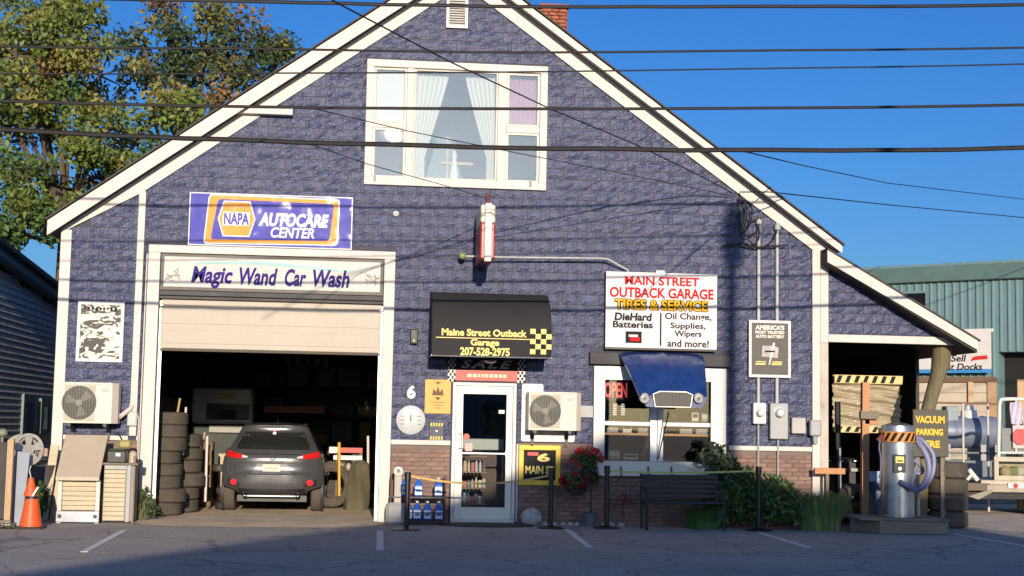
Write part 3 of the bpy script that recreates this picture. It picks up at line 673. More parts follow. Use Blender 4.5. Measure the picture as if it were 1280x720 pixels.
# ================================================================ OVERHEAD CABLES
WIRE=mat('cable_black',(.012,.011,.012),.6); WIREB=mat('cable_brown',(.02,.017,.016),.7)
def cable(label,pxs,y,r,m=WIRE,ext=True,group='overhead cables crossing in front of the garage',wob=0):
    pts=[(P(a,c,y)[0],y,P(a,c,y)[1]) for a,c in pxs]
    if ext:
        d0=(Vector(pts[0])-Vector(pts[1])); d1=(Vector(pts[-1])-Vector(pts[-2]))
        e0=Vector(pts[0]); s0=d0.z/d0.x; s1=d1.z/d1.x
        pts=[(-22,y,e0.z+s0*(-22-e0.x)+.25),(-13,y,e0.z+s0*(-13-e0.x)+.08)]+pts+[(13,y,pts[-1][2]+s1*(13-pts[-1][0])+.08),(22,y,pts[-1][2]+s1*(22-pts[-1][0])+.25)]
    # smooth
    out=[]
    for i in range(len(pts)-1):
        p0=Vector(pts[max(i-1,0)]);p1=Vector(pts[i]);p2=Vector(pts[i+1]);p3=Vector(pts[min(i+2,len(pts)-1)])
        for k in range(6):
            t=k/6; out.append(.5*((2*p1)+(-p0+p2)*t+(2*p0-5*p1+4*p2-p3)*t*t+(-p0+3*p1-3*p2+p3)*t**3)+Vector((0,0,random.uniform(-wob,wob))))
    out.append(Vector(pts[-1]))
    o=MB().tube(out,r,6).build('overhead_cable',m,None,True); return single(o,label,'cable',group)
WY=-6.6
cable('topmost overhead cable running level across the top edge',[(0,-6),(320,2),(640,8),(960,8),(1280,6)],WY,.020,wob=.003)
cable('second overhead cable from the top crossing above the picture window',[(0,58),(320,61),(640,65.5),(960,63),(1280,59.5)],WY,.013,WIREB)
cable('thin third overhead cable crossing the top rail of the picture window',[(0,92),(320,91.5),(640,90),(960,85.5),(1280,80)],WY,.009,WIREB)
cable('fourth overhead cable crossing the middle of the picture window',[(0,126),(320,133.5),(640,136),(960,135),(1280,131)],WY,.017,WIREB)
cable('thick lowest overhead cable bundle crossing the lower sashes',[(0,162),(320,176),(640,184.5),(960,188),(1280,185)],WY,.027,mat('cable_bundle',(.018,.015,.014),.7,var=.5,vs=9),wob=.006)
def drop(label,pts,r,m=WIRE,group=None):
    p3=[(P(a,c,y)[0],y,P(a,c,y)[1]) for a,c,y in pts]
    o=MB().tube(p3,r,6).build('service_drop',m,None,True); return single(o,label,'cable',group)
drop('service cable slanting down from the upper left over the picture window to the weatherhead',[(250,-110,-11.5),(420,3,-9),(560,76,-6.9),(690,137,-4.6),(800,183,-2.5),(880,222,-.8),(918,243,-.15)],.009)
drop('thin cable tapped from the fourth line and sloping to the weatherhead',[(385,134,WY),(511,164,-5.2),(640,190,-3.6),(790,219,-1.9),(920,246,-.14)],.006)
drop('thin cable tapped from the lowest bundle and ending at the projecting lamp sign',[(385,179,WY),(459,205,-4.6),(560,233,-2.6),(611,249,-1.2)],.006)
drop('thin cable from the lowest bundle sloping over the rake into the sky at right',[(925,188,WY),(1000,206,0),(1110,229,6),(1280,249,15),(1400,258,20)],.010)
drop('lower thin sky cable leaving the weatherhead towards the right edge',[(925,240,-.1),(962,240,-1.0),(1110,256,3),(1280,272,8),(1420,283,12)],.010)
# pole with transformer behind the camera, and end poles outside the frame
def pole(x,y,h,label,tr=False,arm=True):
    T=thing('utility_pole',label,'pole',(x,y,0)); MB().tube([(x,y,0),(x,y,h)],.13,12,.10).build('pole_shaft',WOODG,T,True)
    if arm: MB().box(x-.06,x+.06,y-1.1,y+1.1,h-.7,h-.55).build('crossarm',WOODG,T)
    if tr: MB().lathe([(.001,h-1.0),(.17,h-1.0),(.18,h-.9),(.18,h-.3),(.16,h-.22),(.001,h-.1)],(x+.02,y+.34,0),16).build('transformer',STEEL,T,True)
    return T
pole(3.42+.018*27,-27,4.55+5.4+.5,'roadside pole carrying a round transformer behind the viewer',True)
pole(-22,WY,8.6,'utility pole holding the left ends of the cables'); pole(22,WY,8.6,'utility pole holding the right ends of the cables')
# ================================================================ SIGNS AND FITTINGS ON THE FRONT
def sheet(r,y0,y1,name,m,par,bev=.004): return MB().box(r[0],r[1],y0,y1,r[2],r[3],bev).build(name,m,par)
# --- NAPA banner
r=(-5.052,-2.567,4.148,4.965); W_=r[1]-r[0]; H_=r[3]-r[2]
NB=thing('banner_sign','glossy blue and orange NAPA AutoCare Center banner over the roll-up door','sign',(r[0],-.06,r[2]))
BANB=mat('banner_blue',(.035,.035,.36),.5,var=.04,coat=.04,spec=.3,bump=.0); ORG=mat('banner_orange',(.80,.30,.03),.5,var=.03,coat=.04,spec=.3); BANW=mat('banner_white',(.66,.66,.66),.5,var=.02,coat=.04,spec=.3)
for mm in (BANB,ORG,BANW):      # the vinyl sheet is wavy
    n=mm.node_tree.nodes; l=mm.node_tree.links; bb=n['Principled BSDF']; g=n.new('ShaderNodeTexNoise'); g.inputs['Scale'].default_value=1.7; g.inputs['Detail'].default_value=2; tc=n.new('ShaderNodeTexCoord'); l.new(tc.outputs['Object'],g.inputs[0])
    bp=n.new('ShaderNodeBump'); bp.inputs['Strength'].default_value=1; bp.inputs['Distance'].default_value=.035; l.new(g.outputs[0],bp.inputs['Height']); l.new(bp.outputs[0],bb.inputs['Normal']); l.new(bp.outputs[0],bb.inputs['Coat Normal']); bb.inputs['Coat Roughness'].default_value=.12
def fx(u,v): return (r[0]+u*W_, r[2]+v*H_)
MB().box(r[0],r[1],-.055,-.035,r[2],r[3],.003).build('banner_sheet',BANW,NB)
MB().box(r[0]+.018,r[1]-.018,-.058,-.0555,r[2]+.018,r[3]-.018).build('blue_field',BANB,NB)
def rpoly(pts,rad,n=5):
    out=[]; m=len(pts)
    for i in range(m):
        p0=Vector(pts[i-1]);p=Vector(pts[i]);p2=Vector(pts[(i+1)%m]); a=(p0-p).normalized()*rad; b=(p2-p).normalized()*rad
        for k in range(n+1):
            t=k/n; out.append(tuple((p+a)*(1-t)**2+p*2*t*(1-t)+(p+b)*t*t))
    return out
def ring(b,o,i_,y0,y1):
    n=len(o)
    vs=[(x,y0,z) for x,z in o]+[(x,y0,z) for x,z in i_]+[(x,y1,z) for x,z in o]+[(x,y1,z) for x,z in i_]
    fs=[]
    for k in range(n):
        j=(k+1)%n; fs+=[(k,j,n+j,n+k),(k,2*n+k,2*n+j,j),(n+k,n+j,3*n+j,3*n+k)]
    b.add(vs,fs)
o_=rpoly([fx(.10,.05),fx(.905,.09),fx(.91,.93),fx(.125,.955)],.07); i_=rpoly([fx(.135,.12),fx(.86,.155),fx(.885,.86),fx(.175,.885)],.06)
b=MB(); ring(b,o_,i_,-.0625,-.058); b.build('orange_border',ORG,NB)
o2=rpoly([fx(.092,.03),fx(.915,.07),fx(.92,.955),fx(.117,.98)],.07); b=MB(); ring(b,o2,o_,-.060,-.0582); b.build('white_outline',BANW,NB)
hx,hz=fx(.29,.52)
hexa=lambda s,sx=1:[(hx-.27*s*sx,hz),(hx-.19*s,hz+.26*s),(hx+.19*s,hz+.26*s),(hx+.27*s*sx,hz),(hx+.19*s,hz-.26*s),(hx-.19*s,hz-.26*s)]
MB().prism(hexa(1.06),-.0605,-.058).build('hexagon_outline',BANW,NB)
MB().prism(hexa(.98),-.0625,-.0606).build('hexagon',ORG,NB)
MB().box(hx-.21,hx+.20,-.0640,-.0626,hz-.105,hz+.105).build('white_band',BANW,NB)
text('NAPA',hx,hz-.09,.38,.18,-.0645,BANB,NB,bold=.035)
xa_,za_=P(323,281,-.06); xb_,_=P(411,281,-.06); z0=za_; text('AUTOCARE',(xa_+xb_)/2,z0-.02,xb_-xa_,.215,-.060,BANW,NB,bold=.045,shear=.2)
xa_,za_=P(338,297,-.06); xb_,_=P(393,297,-.06); text('CENTER',(xa_+xb_)/2,za_,xb_-xa_,.165,-.060,BANW,NB,bold=.03,shear=.2)
# --- car wash sign
r=(-5.445,-2.065,3.455,4.015)
CW=thing('car_wash_sign','long weathered white Magic Wand Car Wash board filling the bay transom','sign',(r[0],-.02,r[2]))
sheet((r[0]+.0,r[1]-.0,r[2],r[3]),-.02,.04,'sign_frame',mat('dark_sign_frame',(.06,.05,.045),.5),CW)
SWH=mat('weathered_sign_white',(.55,.53,.49),.55,var=.07,vs=5,dirt=.45,dcol=(.38,.35,.30))
sheet((r[0]+.05,r[1]-.05,r[2]+.05,r[3]-.045),-.03,-.0205,'sign_panel',SWH,CW)
NV=mat('faded_navy_letter',(.025,.015,.16),.6,col2=(.04,.02,.2),spec=.12)
for s,pa,pc in (('Magic',239,291),('Wand',299,347),('Car',356,383),('Wash',391,437)):
    xa_=P(pa,347,-.03)[0]; xc_=P(pc,347,-.03)[0]; text(s,(xa_+xc_)/2,3.56 if s!='Magic' else 3.50,xc_-xa_,.27 if s!='Magic' else .33,-.0345,NV,CW,bold=.03,shear=.22)
TEAL=mat('teal_stripe',(.10,.33,.36),.4); b=MB(); nseg=24; up=[];lo=[]
for k in range(nseg+1):
    t=k/nseg; x=-4.95+2.45*t; z=3.87+.05*sin(pi*min(1,t*1.2))-.05*t; th=.012+.012*sin(pi*t); up.append((x,z+th)); lo.append((x,z-th))
for k in range(nseg): b.prism([lo[k],lo[k+1],up[k+1],up[k]],-.034,-.0302)
b.build('teal_swoosh',TEAL,CW)
MB().box(-4.90,-2.60,-.032,-.0301,3.785,3.790).build('thin_rule',mat('pale_grey_line',(.35,.36,.36),.5),CW)
for cx in (-5.27,-2.24):
    b=MB(); rnd=random.Random(int(cx*10))
    for k in range(7): b.tube([(cx+rnd.uniform(-.12,.12),-.032,3.60+rnd.uniform(0,.2)) for _ in range(3)],.008,4)
    b.build('faint_drawing',mat('grey_print',(.30,.30,.27),.6),CW)
# --- projecting lamp sign (edge on)
x0,z1=P(602,252,-1.25); x1,_=P(620,252,-1.25); _,z0=P(611,327,-1.25); xc=(x0+x1)/2; hw=(x1-x0)/2
PS=thing('projecting_sign','narrow cream and red box sign sticking out edge-on above the awning','sign',(xc,-.1,z0))
CRS=mat('sign_edge_cream',(.78,.72,.55),.5,dirt=.2); RDS=mat('sign_side_red',(.42,.05,.04),.4,var=.15)
MB().box(xc-hw*.48,xc+hw*.48,-1.27,-1.20,z0,z1-.02,.01).build('edge_strip',CRS,PS)
MB().box(xc-hw,xc+hw,-1.19,-.22,z1-.30,z1-.03,.02).build('upper_box',CRS,PS)
MB().box(xc-hw,xc+hw,-1.195,-.24,z0+.03,z1-.305,.02).build('lower_box',RDS,PS)
MB().box(xc-hw*.40,xc+hw*.40,-1.29,-1.272,z0+.01,z1-.04).build('edge_strip',mat('edge_ivory',(.80,.76,.64),.5),PS)
MB().tube([(xc,-1.15,z1-.02),(xc,-.02,z1+.02)],.025,8).tube([(xc,-.35,z0+.05),(xc,-.02,z0+.02)],.02,8).build('bracket',BLACK,PS,True)
MB().tube([(xc,-1.05,z1-.03),(xc,-1.05,z1+.10)],.03,8).ball((xc,-1.05,z1+.12),.035).build('insulator',mat('rust_red',(.18,.04,.03),.6),PS,True)
# green lamp ball with a conduit that runs to the big sign
gx,gz=P(578,320,-.25); L=thing('gooseneck_lamp','small green globe lamp on a white conduit beside the projecting sign','lamp',(gx,0,gz))
MB().ball((gx,-.25,gz),(.06,.06,.055)).build('lamp_globe',mat('green_globe',(.25,.30,.12),.4),L,True)
a=P(760,324,-.2); c=P(785,337,-.15); MB().tube([(gx+.05,-.25,gz),(gx+.6,-.25,gz-.0),(a[0]-.1,-.2,a[1]+.01),(a[0],-.2,a[1]),(c[0],-.12,c[1]),(c[0]+.02,-.12,c[1]-.1)],.014,8).build('conduit',PIPE,L,True)
# --- big white sign
r=rect(757,341.5,896,438,-.15); MS=thing('garage_sign','large white painted sign listing tires and service above the shop window','sign',(r[0],-.1,r[2]))
sheet(r,-.13,-.02,'sign_box',mat('sign_frame_dark',(.05,.045,.04),.5),MS)
sheet((r[0]+.006,r[1]-.006,r[2]+.035,r[3]),-.15,-.131,'sign_face',mat('sign_face_white',(.62,.60,.60),.5,var=.03,dirt=.12,dcol=(.5,.47,.42)),MS)
MB().frame(r[0]+.0,r[1],r[2]+.03,r[3]+.004,.022,-.160,-.1505,.003).build('sign_rim',WHITE,MS)
cxm=(r[0]+r[1])/2; y=-.152
RL=mat('red_lettering',(.55,.015,.02),.6,spec=.12); YL=mat('amber_lettering',(.80,.42,.02),.6,spec=.12)
def stxt(s,px0,py0,px1,py1,m,bold=.03,yy=y,**k):
    a=P(px0,(py0+py1)/2,yy); c=P(px1,(py0+py1)/2,yy); t=P((px0+px1)/2,py0,yy)[1]; bb=P((px0+px1)/2,py1,yy)[1]
    return text(s,(a[0]+c[0])/2,bb,c[0]-a[0],t-bb,yy,m,MS,bold=bold,**k)
stxt('MAIN STREET',781,346,874,357,RL,.028); stxt('OUTBACK GARAGE',762,360,892,373,RL,.030)
[stxt('TIRES & SERVICE',768.5+dx,375+dy,884.5+dx,388+dy,INK,.05,-.1515) for dx,dy in ((-.8,0),(.9,.0),(0,-.8),(.2,.9))]; stxt('TIRES & SERVICE',768.5,375,884.5,388,YL,.03,-.1535)
stxt('DieHard',768,391,815,401,INK,.04,shear=.1); stxt('Batteries',766,401.5,816,410,INK,.03)
stxt('Oil Change,',831,391.5,889,402,INK,.02); stxt('Supplies,',838,403.5,882,413,INK,.02); stxt('Wipers',843,413.5,877,423,INK,.02); stxt('and more!',834,425,886,434,INK,.02)
p=P(826,391,y); q=P(826,432,y); MB().box(p[0]-.012,p[0]+.012,-.156,-.1505,q[1],p[1]).build('divider_line',INK,MS)
p=P(782,414,y); q=P(802,429,y); MB().box(p[0],q[0],-.157,-.1505,q[1],p[1],.004).build('battery_picture',INK,MS); MB().box(p[0]+.07,q[0]-.03,-.160,-.1575,q[1]+.03,q[1]+.09).build('battery_label',RL,MS); MB().box(p[0]+.05,q[0]-.06,-.160,-.1575,q[1]+.095,q[1]+.13).build('battery_label',WHITE,MS)
MB().box(cxm-.08,cxm+.06,-.10,-.04,r[3],r[3]+.05,.006).build('mounting_tab',WHITE,MS)
# --- awning over the shop door
ax0,_=P(541,400,-.85); ax1,_=P(689.5,400,-.85); zb=P(600,446,-.85)[1]; ztop=P(600,366.5,0)[1]
AWN=thing('entrance_awning','black fabric awning with yellow lettering over the shop door','awning',((ax0+ax1)/2,0,zb))
FAB=mat('black_awning_fabric',(.020,.019,.019),.8,var=.15,bump=.1,bs=12)
prof=[]; 
zf=zb+.30
for k in range(9):
    t=k/8*pi/2; prof.append((-.85*sin(t)**1.0, zf+(ztop-zf)*cos(t)))
b=MB(); vs=[];fs=[]
pr=prof+[(-.85,zb)]
zf_l=P(600,382,-.45)[1]
b.grid(lambda u_,v_:(ax0+(ax1-ax0)*u_, pr[min(len(pr)-1,round(v_*(len(pr)-1)))][0], pr[min(len(pr)-1,round(v_*(len(pr)-1)))][1]),8,len(pr)-1)
b.build('canopy_cover',FAB,AWN,True,50)
for x in (ax0,ax1): MB().prismx([(-.002,zb)]+[(p_[0],p_[1]) for p_ in pr],x-.006,x+.006).build('end_panel',FAB,AWN)
MB().tube([(ax0,-.855,zb+.005),(ax1,-.855,zb+.005)],.012,6).tube([(ax0,-.02,zb+.01),(ax0,-.85,zb+.01)],.012,6).tube([(ax1,-.02,zb+.01),(ax1,-.85,zb+.01)],.012,6).build('awning_frame',STEEL,AWN,True)
zl=P(600,382,-.6)[1]
def atxt(s,px0,py0,px1,py1):
    yy=-.862; a=P(px0,py1,yy); c=P(px1,py1,yy); t=P((px0+px1)/2,py0,yy)[1]; bb=P((px0+px1)/2,py1,yy)[1]
    return text(s,(a[0]+c[0])/2,bb,c[0]-a[0],t-bb,yy,YELT,AWN,bold=.035)
# the face below the curve is steep: lettering lies on a flat valance panel
MB().box(ax0+.002,ax1-.002,-.860,-.851,zb,P(600,409,-.86)[1]).build('valance',FAB,AWN)
atxt('Maine Street Outback',552,411.5,658.5,420.5); atxt('Garage',588,424,624,434.5); atxt('207-528-2975',575,434.5,637,445)
a=P(545,421.5,-.862); c=P(664,423.5,-.862); MB().box(a[0],c[0],-.866,-.861,a[1]-.006,a[1]+.006).build('yellow_rule',YELT,AWN)
g0=P(663,411,-.862); g1=P(689,447,-.862); cw=(g1[0]-g0[0])/4; chh=(g0[1]-g1[1])/5.6
MB().box(g0[0],g1[0],-.8635,-.8605,g1[1]+.01,g0[1]).build('checker_ground',INK,AWN)
for i in range(4):
    for j in range(6):
        if (i+j)%2==0 and g0[1]-(j+1)*chh>g1[1]-.02: MB().box(g0[0]+i*cw,g0[0]+(i+1)*cw,-.867,-.8637,g0[1]-(j+1)*chh,g0[1]-j*chh).build('checker_square',YELT,AWN)
MB().ball((P(613,451,-.3)[0],-.3,P(613,451,-.3)[1]),(.10,.08,.04)).build('lamp_bowl',STEEL,AWN,True)
# --- banner over door
x0,z1=P(560,450,0); x1,z0=P(656,479,0)
SB=thing('sale_banner','narrow checkered banner with SALE and a red strip over the shop door','banner',((x0+x1)/2,-.03,z0))
zm=P(600,463,0)[1]; MB().box(x0+.0,x1,-.035,-.025,zm,z1).build('dark_strip',INK,SB); MB().box(x0+.12,x1-.12,-.036,-.025,z0+.02,zm-.001).build('red_strip',mat('faded_red',(.50,.09,.07),.5,var=.2,vs=9),SB)
for (xa_,s_) in ((x0,1),(x1-.12,-1)):
    b=MB(); MB().box(xa_,xa_+.118,-.034,-.026,z0+.0,zm-.001).build('end_patch',WHITE,SB)
    for i in range(4):
        for j in range(4):
            if (i+j)%2: b.box(xa_+i*.03,xa_+i*.03+.029,-.038,-.0345,z0+j*.045,z0+j*.045+.04)
    for i in range(4):
        for j in range(4):
            if (i+j)%2==0 : MB().box(xa_+i*.03,xa_+i*.03+.029,-.038,-.0352,zm+.01+j*.045,zm+.01+j*.045+.04).build('checker_square',mat('grey_print_light',(.45,.45,.45),.6),SB)
    b.build('checker_pattern',INK,SB)
text('SALE',(x0+x1)/2,zm+.03,.80,.13,-.0365,mat('grey_sale_letter',(.32,.32,.33),.5),SB,bold=.03,shear=.35,spacing=1.3)
rnd=random.Random(2); xx=x0+.30
while xx<x1-.28:
    wd=rnd.uniform(.03,.07); MB().box(xx,xx+wd,-.0385,-.0365,z0+.075,z0+.125).build('worn_lettering',mat('cream_print',(.70,.60,.42),.5),SB); xx+=wd+.016
# --- 6 Main St sign
r=rect(648.5,556.5,700.5,606.5,-.05); SX6=thing('house_number_sign','yellow framed black sign reading 6 MAIN ST right of the door','sign',(r[0],-.03,r[2]))
MB().frame(r[0],r[1],r[2],r[3],.075,-.06,-.03,.006).build('frame',YEL,SX6); MB().box(r[0]+.07,r[1]-.07,-.045,-.035,r[2]+.07,r[3]-.07).build('sign_face',INK,SX6)
cx=(r[0]+r[1])/2; text('6',cx+.06,r[2]+.36,.20,.13,-.046,YELT,SX6,bold=.04); text('MAIN ST',cx+.0,r[2]+.17,.44,.125,-.046,YELT,SX6,bold=.035)
MB().box(cx-.19,cx-.02,-.05,-.0455,r[3]-.16,r[3]-.11).build('red_mark',RED,SX6); 
# --- number 6
c=P(514,490,-.03); N6=thing('number_six','white numeral 6 above the round dial left of the door','number',(c[0],-.03,c[1]-.1)); text('6',P(514,490)[0],P(514,498.5)[1],.135,.21,-.03,WHITE,N6,'numeral',bold=.05,ex=.01)
# --- round dial
c=P(513.5,525,-.05); D_=thing('round_dial','round silver dial thermometer on the blue wall left of the door','thermometer',(c[0],-.04,c[1]))
MB().lathe([(.001,-.055),(.20,-.055),(.222,-.045),(.225,-.01),(.001,-.01)],(c[0],0,c[1]),36,'y').build('dial_face',mat('dial_silver',(.50,.51,.50),.4,var=.06,vs=10),D_,True)
b=MB()
for k in range(21):
    t=radians(-225+k*13.5+180); 
    b.box(c[0]+.185*cos(t)-.006,c[0]+.185*cos(t)+.006,-.060,-.0555,c[1]+.185*sin(t)-.006,c[1]+.185*sin(t)+.006)
for sgn in (-1,1):
    for k in range(3): b.box(c[0]+sgn*.13-.03,c[0]+sgn*.13+.03,-.060,-.0555,c[1]-.07+k*.06,c[1]-.055+k*.06)
b.build('dial_marks',mat('grey_marks',(.2,.2,.2),.5),D_,kind='stuff'); MB().box(c[0]-.008,c[0]+.008,-.063,-.0605,c[1]-.02,c[1]+.09).build('needle',INK,D_)
# --- orange notice
r=rect(531,474.5,563.5,517,-.03); N_=thing('orange_notice','orange notice board with a dark emblem beside the shop door','sign',(r[0],-.03,r[2])); sheet(r,-.035,-.02,'board',mat('orange_board',(.72,.36,.06),.5,var=.05),N_)
cx=(r[0]+r[1])/2; cz=r[2]+.33; BR=mat('brown_print',(.12,.05,.02),.6)
MB().prism([(cx-.09,cz-.05),(cx+.09,cz-.05),(cx+.07,cz+.05),(cx+.03,cz),(cx,cz+.09),(cx-.03,cz),(cx-.07,cz+.05)],-.040,-.0355).build('emblem',BR,N_); MB().prism([(cx-.05,cz-.08),(cx+.05,cz-.08),(cx,cz-.13)],-.040,-.0355).build('emblem',BR,N_); MB().disc((cx,0,cz+.14),.022,-.04,-.0355,12).build('emblem',BR,N_)
for k,wd in enumerate((.22,.16,.10)): MB().box(cx-wd/2,cx+wd/2,-.039,-.0355,r[2]+.17-k*.045,r[2]+.18-k*.045).build('print_line',BR,N_)
MB().box(cx-.05,cx+.05,-.039,-.0355,r[3]-.05,r[3]-.04).build('print_line',BR,N_)
# --- hazard plate
r=rect(537,527,554.5,550.5,-.03); HZ=thing('hazard_plate','small black plate with yellow diagonal stripes under the orange notice','sign',(r[0],-.03,r[2])); sheet(r,-.03,-.02,'plate',mat('hazard_black',(.03,.035,.06),.5),HZ)
for zz in (r[2]+.01,r[3]-.07):
    for k in range(5): MB().prism([(r[0]+.005+k*.042,zz),(r[0]+.027+k*.042,zz),(r[0]+.037+k*.042,zz+.05),(r[0]+.015+k*.042,zz+.05)],-.034,-.0305).build('stripe',YEL,HZ)
MB().box(r[0]+.09,r[0]+.125,-.034,-.0305,(r[2]+r[3])/2-.01,(r[2]+r[3])/2+.012).build('white_dot',WHITE,HZ)
# --- two framed posters
def bwmat(name,sc,p0,p1,st=(1,1,1),ca=(.015,.014,.012),cb=(.70,.66,.55)):
    m=bpy.data.materials.new(name); m.use_nodes=True; n=m.node_tree.nodes; l=m.node_tree.links; b=n['Principled BSDF']; tc=n.new('ShaderNodeTexCoord'); mp=n.new('ShaderNodeMapping'); mp.inputs['Scale'].default_value=st; mp.inputs['Rotation'].default_value=(0,.5,0)
    no=n.new('ShaderNodeTexNoise'); no.inputs['Scale'].default_value=sc; no.inputs['Detail'].default_value=4; no.inputs['Distortion'].default_value=1.5; r_=n.new('ShaderNodeValToRGB'); r_.color_ramp.elements[0].position=p0; r_.color_ramp.elements[1].position=p1; r_.color_ramp.elements[0].color=(*ca,1); r_.color_ramp.elements[1].color=(*cb,1)
    l.new(tc.outputs['Object'],mp.inputs[0]); l.new(mp.outputs[0],no.inputs[0]); l.new(no.outputs[0],r_.inputs[0]); l.new(r_.outputs[0],b.inputs[0]); b.inputs['Roughness'].default_value=.5; return m
r=rect(96,377,154.5,452.5,-.04); PO=thing('framed_poster','white framed black and white picture above the left AC unit','poster',(r[0],-.03,r[2]))
MB().frame(r[0],r[1],r[2],r[3],.05,-.05,-.02,.005).build('frame',WHITE,PO); MB().box(r[0]+.045,r[1]-.045,-.035,-.025,r[2]+.045,r[3]-.045).build('print',bwmat('bw_print',5.5,.47,.51,(1,1,1.9)),PO)
b=MB(); rnd=random.Random(4)
for k in range(9): xk=r[0]+.09+k*.056; b.box(xk,xk+rnd.uniform(.02,.045),-.038,-.0355,r[3]-.12-rnd.uniform(0,.03),r[3]-.085)
b.build('print_marks',INK,PO,kind='stuff')
r=rect(936,400.5,988.5,472,-.10); PB=thing('framed_poster','white framed dark battery advertisement over the conduits at right','poster',(r[0],-.09,r[2]))
MB().frame(r[0],r[1],r[2],r[3],.045,-.11,-.08,.005).build('frame',WHITE,PB); MB().box(r[0]+.04,r[1]-.04,-.095,-.085,r[2]+.04,r[3]-.04).build('print',mat('dark_poster',(.04,.035,.03),.45,var=.5,vs=7),PB)
cx=(r[0]+r[1])/2; PW=mat('poster_white',(.72,.68,.58),.5,var=.1)
text("AMERICA'S",cx,r[3]-.15,.47,.075,-.096,PW,PB,bold=.05); text("MOST TRUSTED",cx,r[3]-.215,.47,.05,-.096,PW,PB,bold=.05); text("AUTO BATTERY",cx,r[3]-.28,.47,.05,-.096,PW,PB,bold=.05)
MB().prism([(cx-.13,r[2]+.33),(cx+.13,r[2]+.31),(cx+.14,r[2]+.47),(cx+.08,r[2]+.50),(cx-.12,r[2]+.50)],-.10,-.0955).build('battery_picture',mat('poster_grey',(.40,.37,.36),.5,var=.3,vs=12),PB); MB().box(cx-.08,cx+.08,-.104,-.1005,r[2]+.40,r[2]+.425).build('battery_label',INK,PB)
MB().prism([(cx-.02,r[2]+.2),(cx+.0,r[2]+.2),(cx+.085,r[2]+.55),(cx+.05,r[2]+.55)],-.102,-.0955).build('lightning_streak',PW,PB)
for xx in (-.15,.11): MB().box(cx+xx-.08,cx+xx+.08,-.10,-.0955,r[2]+.20,r[2]+.225).box(cx+xx-.07,cx+xx+.09,-.10,-.0955,r[2]+.24,r[2]+.255).build('poster_lettering',YELT,PB)
# --- AC units
def ac(x0,x1,z0,z1,label,yb=-.12,yd=.33):
    w_=x1-x0; T=thing('ac_unit',label,'air conditioner',(x0,yb,z0))
    yf=yb-yd
    MB().prismz([(x0,yf),(x0+w_*.90,yf),(x1,yf+.10),(x1,yb),(x0,yb)],z0,z1).build('casing',ACM,T)
    MB().box(x0-.004,x0+w_*.9,yf-.008,yf-.001,z1-.03,z1+.004,.003).build('casing_lip',ACM,T)
    cx=x0+w_*.31; cz=(z0+z1)/2; R=(z1-z0)*.42
    MB().lathe([(.001,yf-.004),(R,yf-.004),(R,yf-.001),(.001,yf-.001)],(cx,0,cz),32,'y').build('fan_opening',ACD,T)
    MB().box(x0+.03,x0+w_*.60,yf-.0035,yf-.0005,z0+.03,z1-.04).build('grille_surround',mat('grille_plate',(.40,.37,.28),.5),T)
    for k in range(3):
        a=k*2.09+.4; MB().prism([(cx,cz),(cx+R*.85*cos(a),cz+R*.85*sin(a)),(cx+R*.8*cos(a+.7),cz+R*.8*sin(a+.7))],yf-.0065,yf-.0045).build('fan_blade',mat('fan_blade_grey',(.13,.125,.10),.5),T)
    for k in range(1,9):
        rr_=R*k/8.5; MB().tube([(cx+rr_*cos(t*pi/12),yf-.014,cz+rr_*sin(t*pi/12)) for t in range(25)],.0028,4,caps=False).build('grille_ring',ACG,T)
    for k in range(13): 
        xx=-R+2*R*(k+.5)/13; hh=sqrt(max(0,R*R-xx*xx)); MB().box(cx+xx-.003,cx+xx+.003,yf-.020,yf-.016,cz-hh,cz+hh).build('grille_bar',ACG,T)
    MB().disc((cx,0,cz),.05,yf-.024,yf-.014,16).build('grille_hub',ACG,T)
    MB().box(x0+w_*.72,x0+w_*.84,yf-.003,yf-.0005,z1-.13,z1-.09).build('maker_plate',mat('plate_pinkish',(.5,.38,.33),.5),T)
    for xx in (x0+.08,x1-.2): MB().box(xx,xx+.05,yf+.02,-.02,z0-.04,z0-.002).box(xx,xx+.05,-.06,-.02,z0-.25,z0-.04).build('bracket',BLACK,T)
    for xx in (x0+.06,x1-.22): MB().lathe([(.02,z0-.075),(.035,z0-.06),(.035,z0-.002)],(xx+.05,yf+.06,0),10).build('foot',BLKP,T)
    return T
r=rect(79,478.5,148,529,-.35); AC1=ac(r[0],r[1],r[2],r[3],'beige AC unit on the left corner below the framed picture')
r=rect(660,490.5,726,538,-.35); AC2=ac(r[0],r[1],r[2],r[3],'beige AC unit on a white backboard right of the door')
x,z=P(165,507,-.05); q=P(150,521,-.2); MB().tube([(x,-.05,z+.02),(x-.02,-.08,z-.05),(q[0],-.22,q[1])],.035,8).build('line_cover',CREAM,AC1,True)
a=P(727,507,-.05); c=P(741,522,-.05); MB().box(a[0]-.15,c[0],-.07,-.03,c[1],a[1],.004).build('duct_box',GREYM,AC2)
r=(.112,.945,1.262,2.15); MB().prism([(.112,1.262),(.945,1.262),(.945,1.55),(.87,1.6),(.445,2.02),(.445,2.15),(.112,2.15)],-.045,-.025); 
BB=MB().prism(rpoly([(.112,1.262),(.945,1.262),(.945,1.62),(.445,1.62),(.445,2.15),(.112,2.15)],.03),-.05,-.024).build('backboard',WHITE,GB)
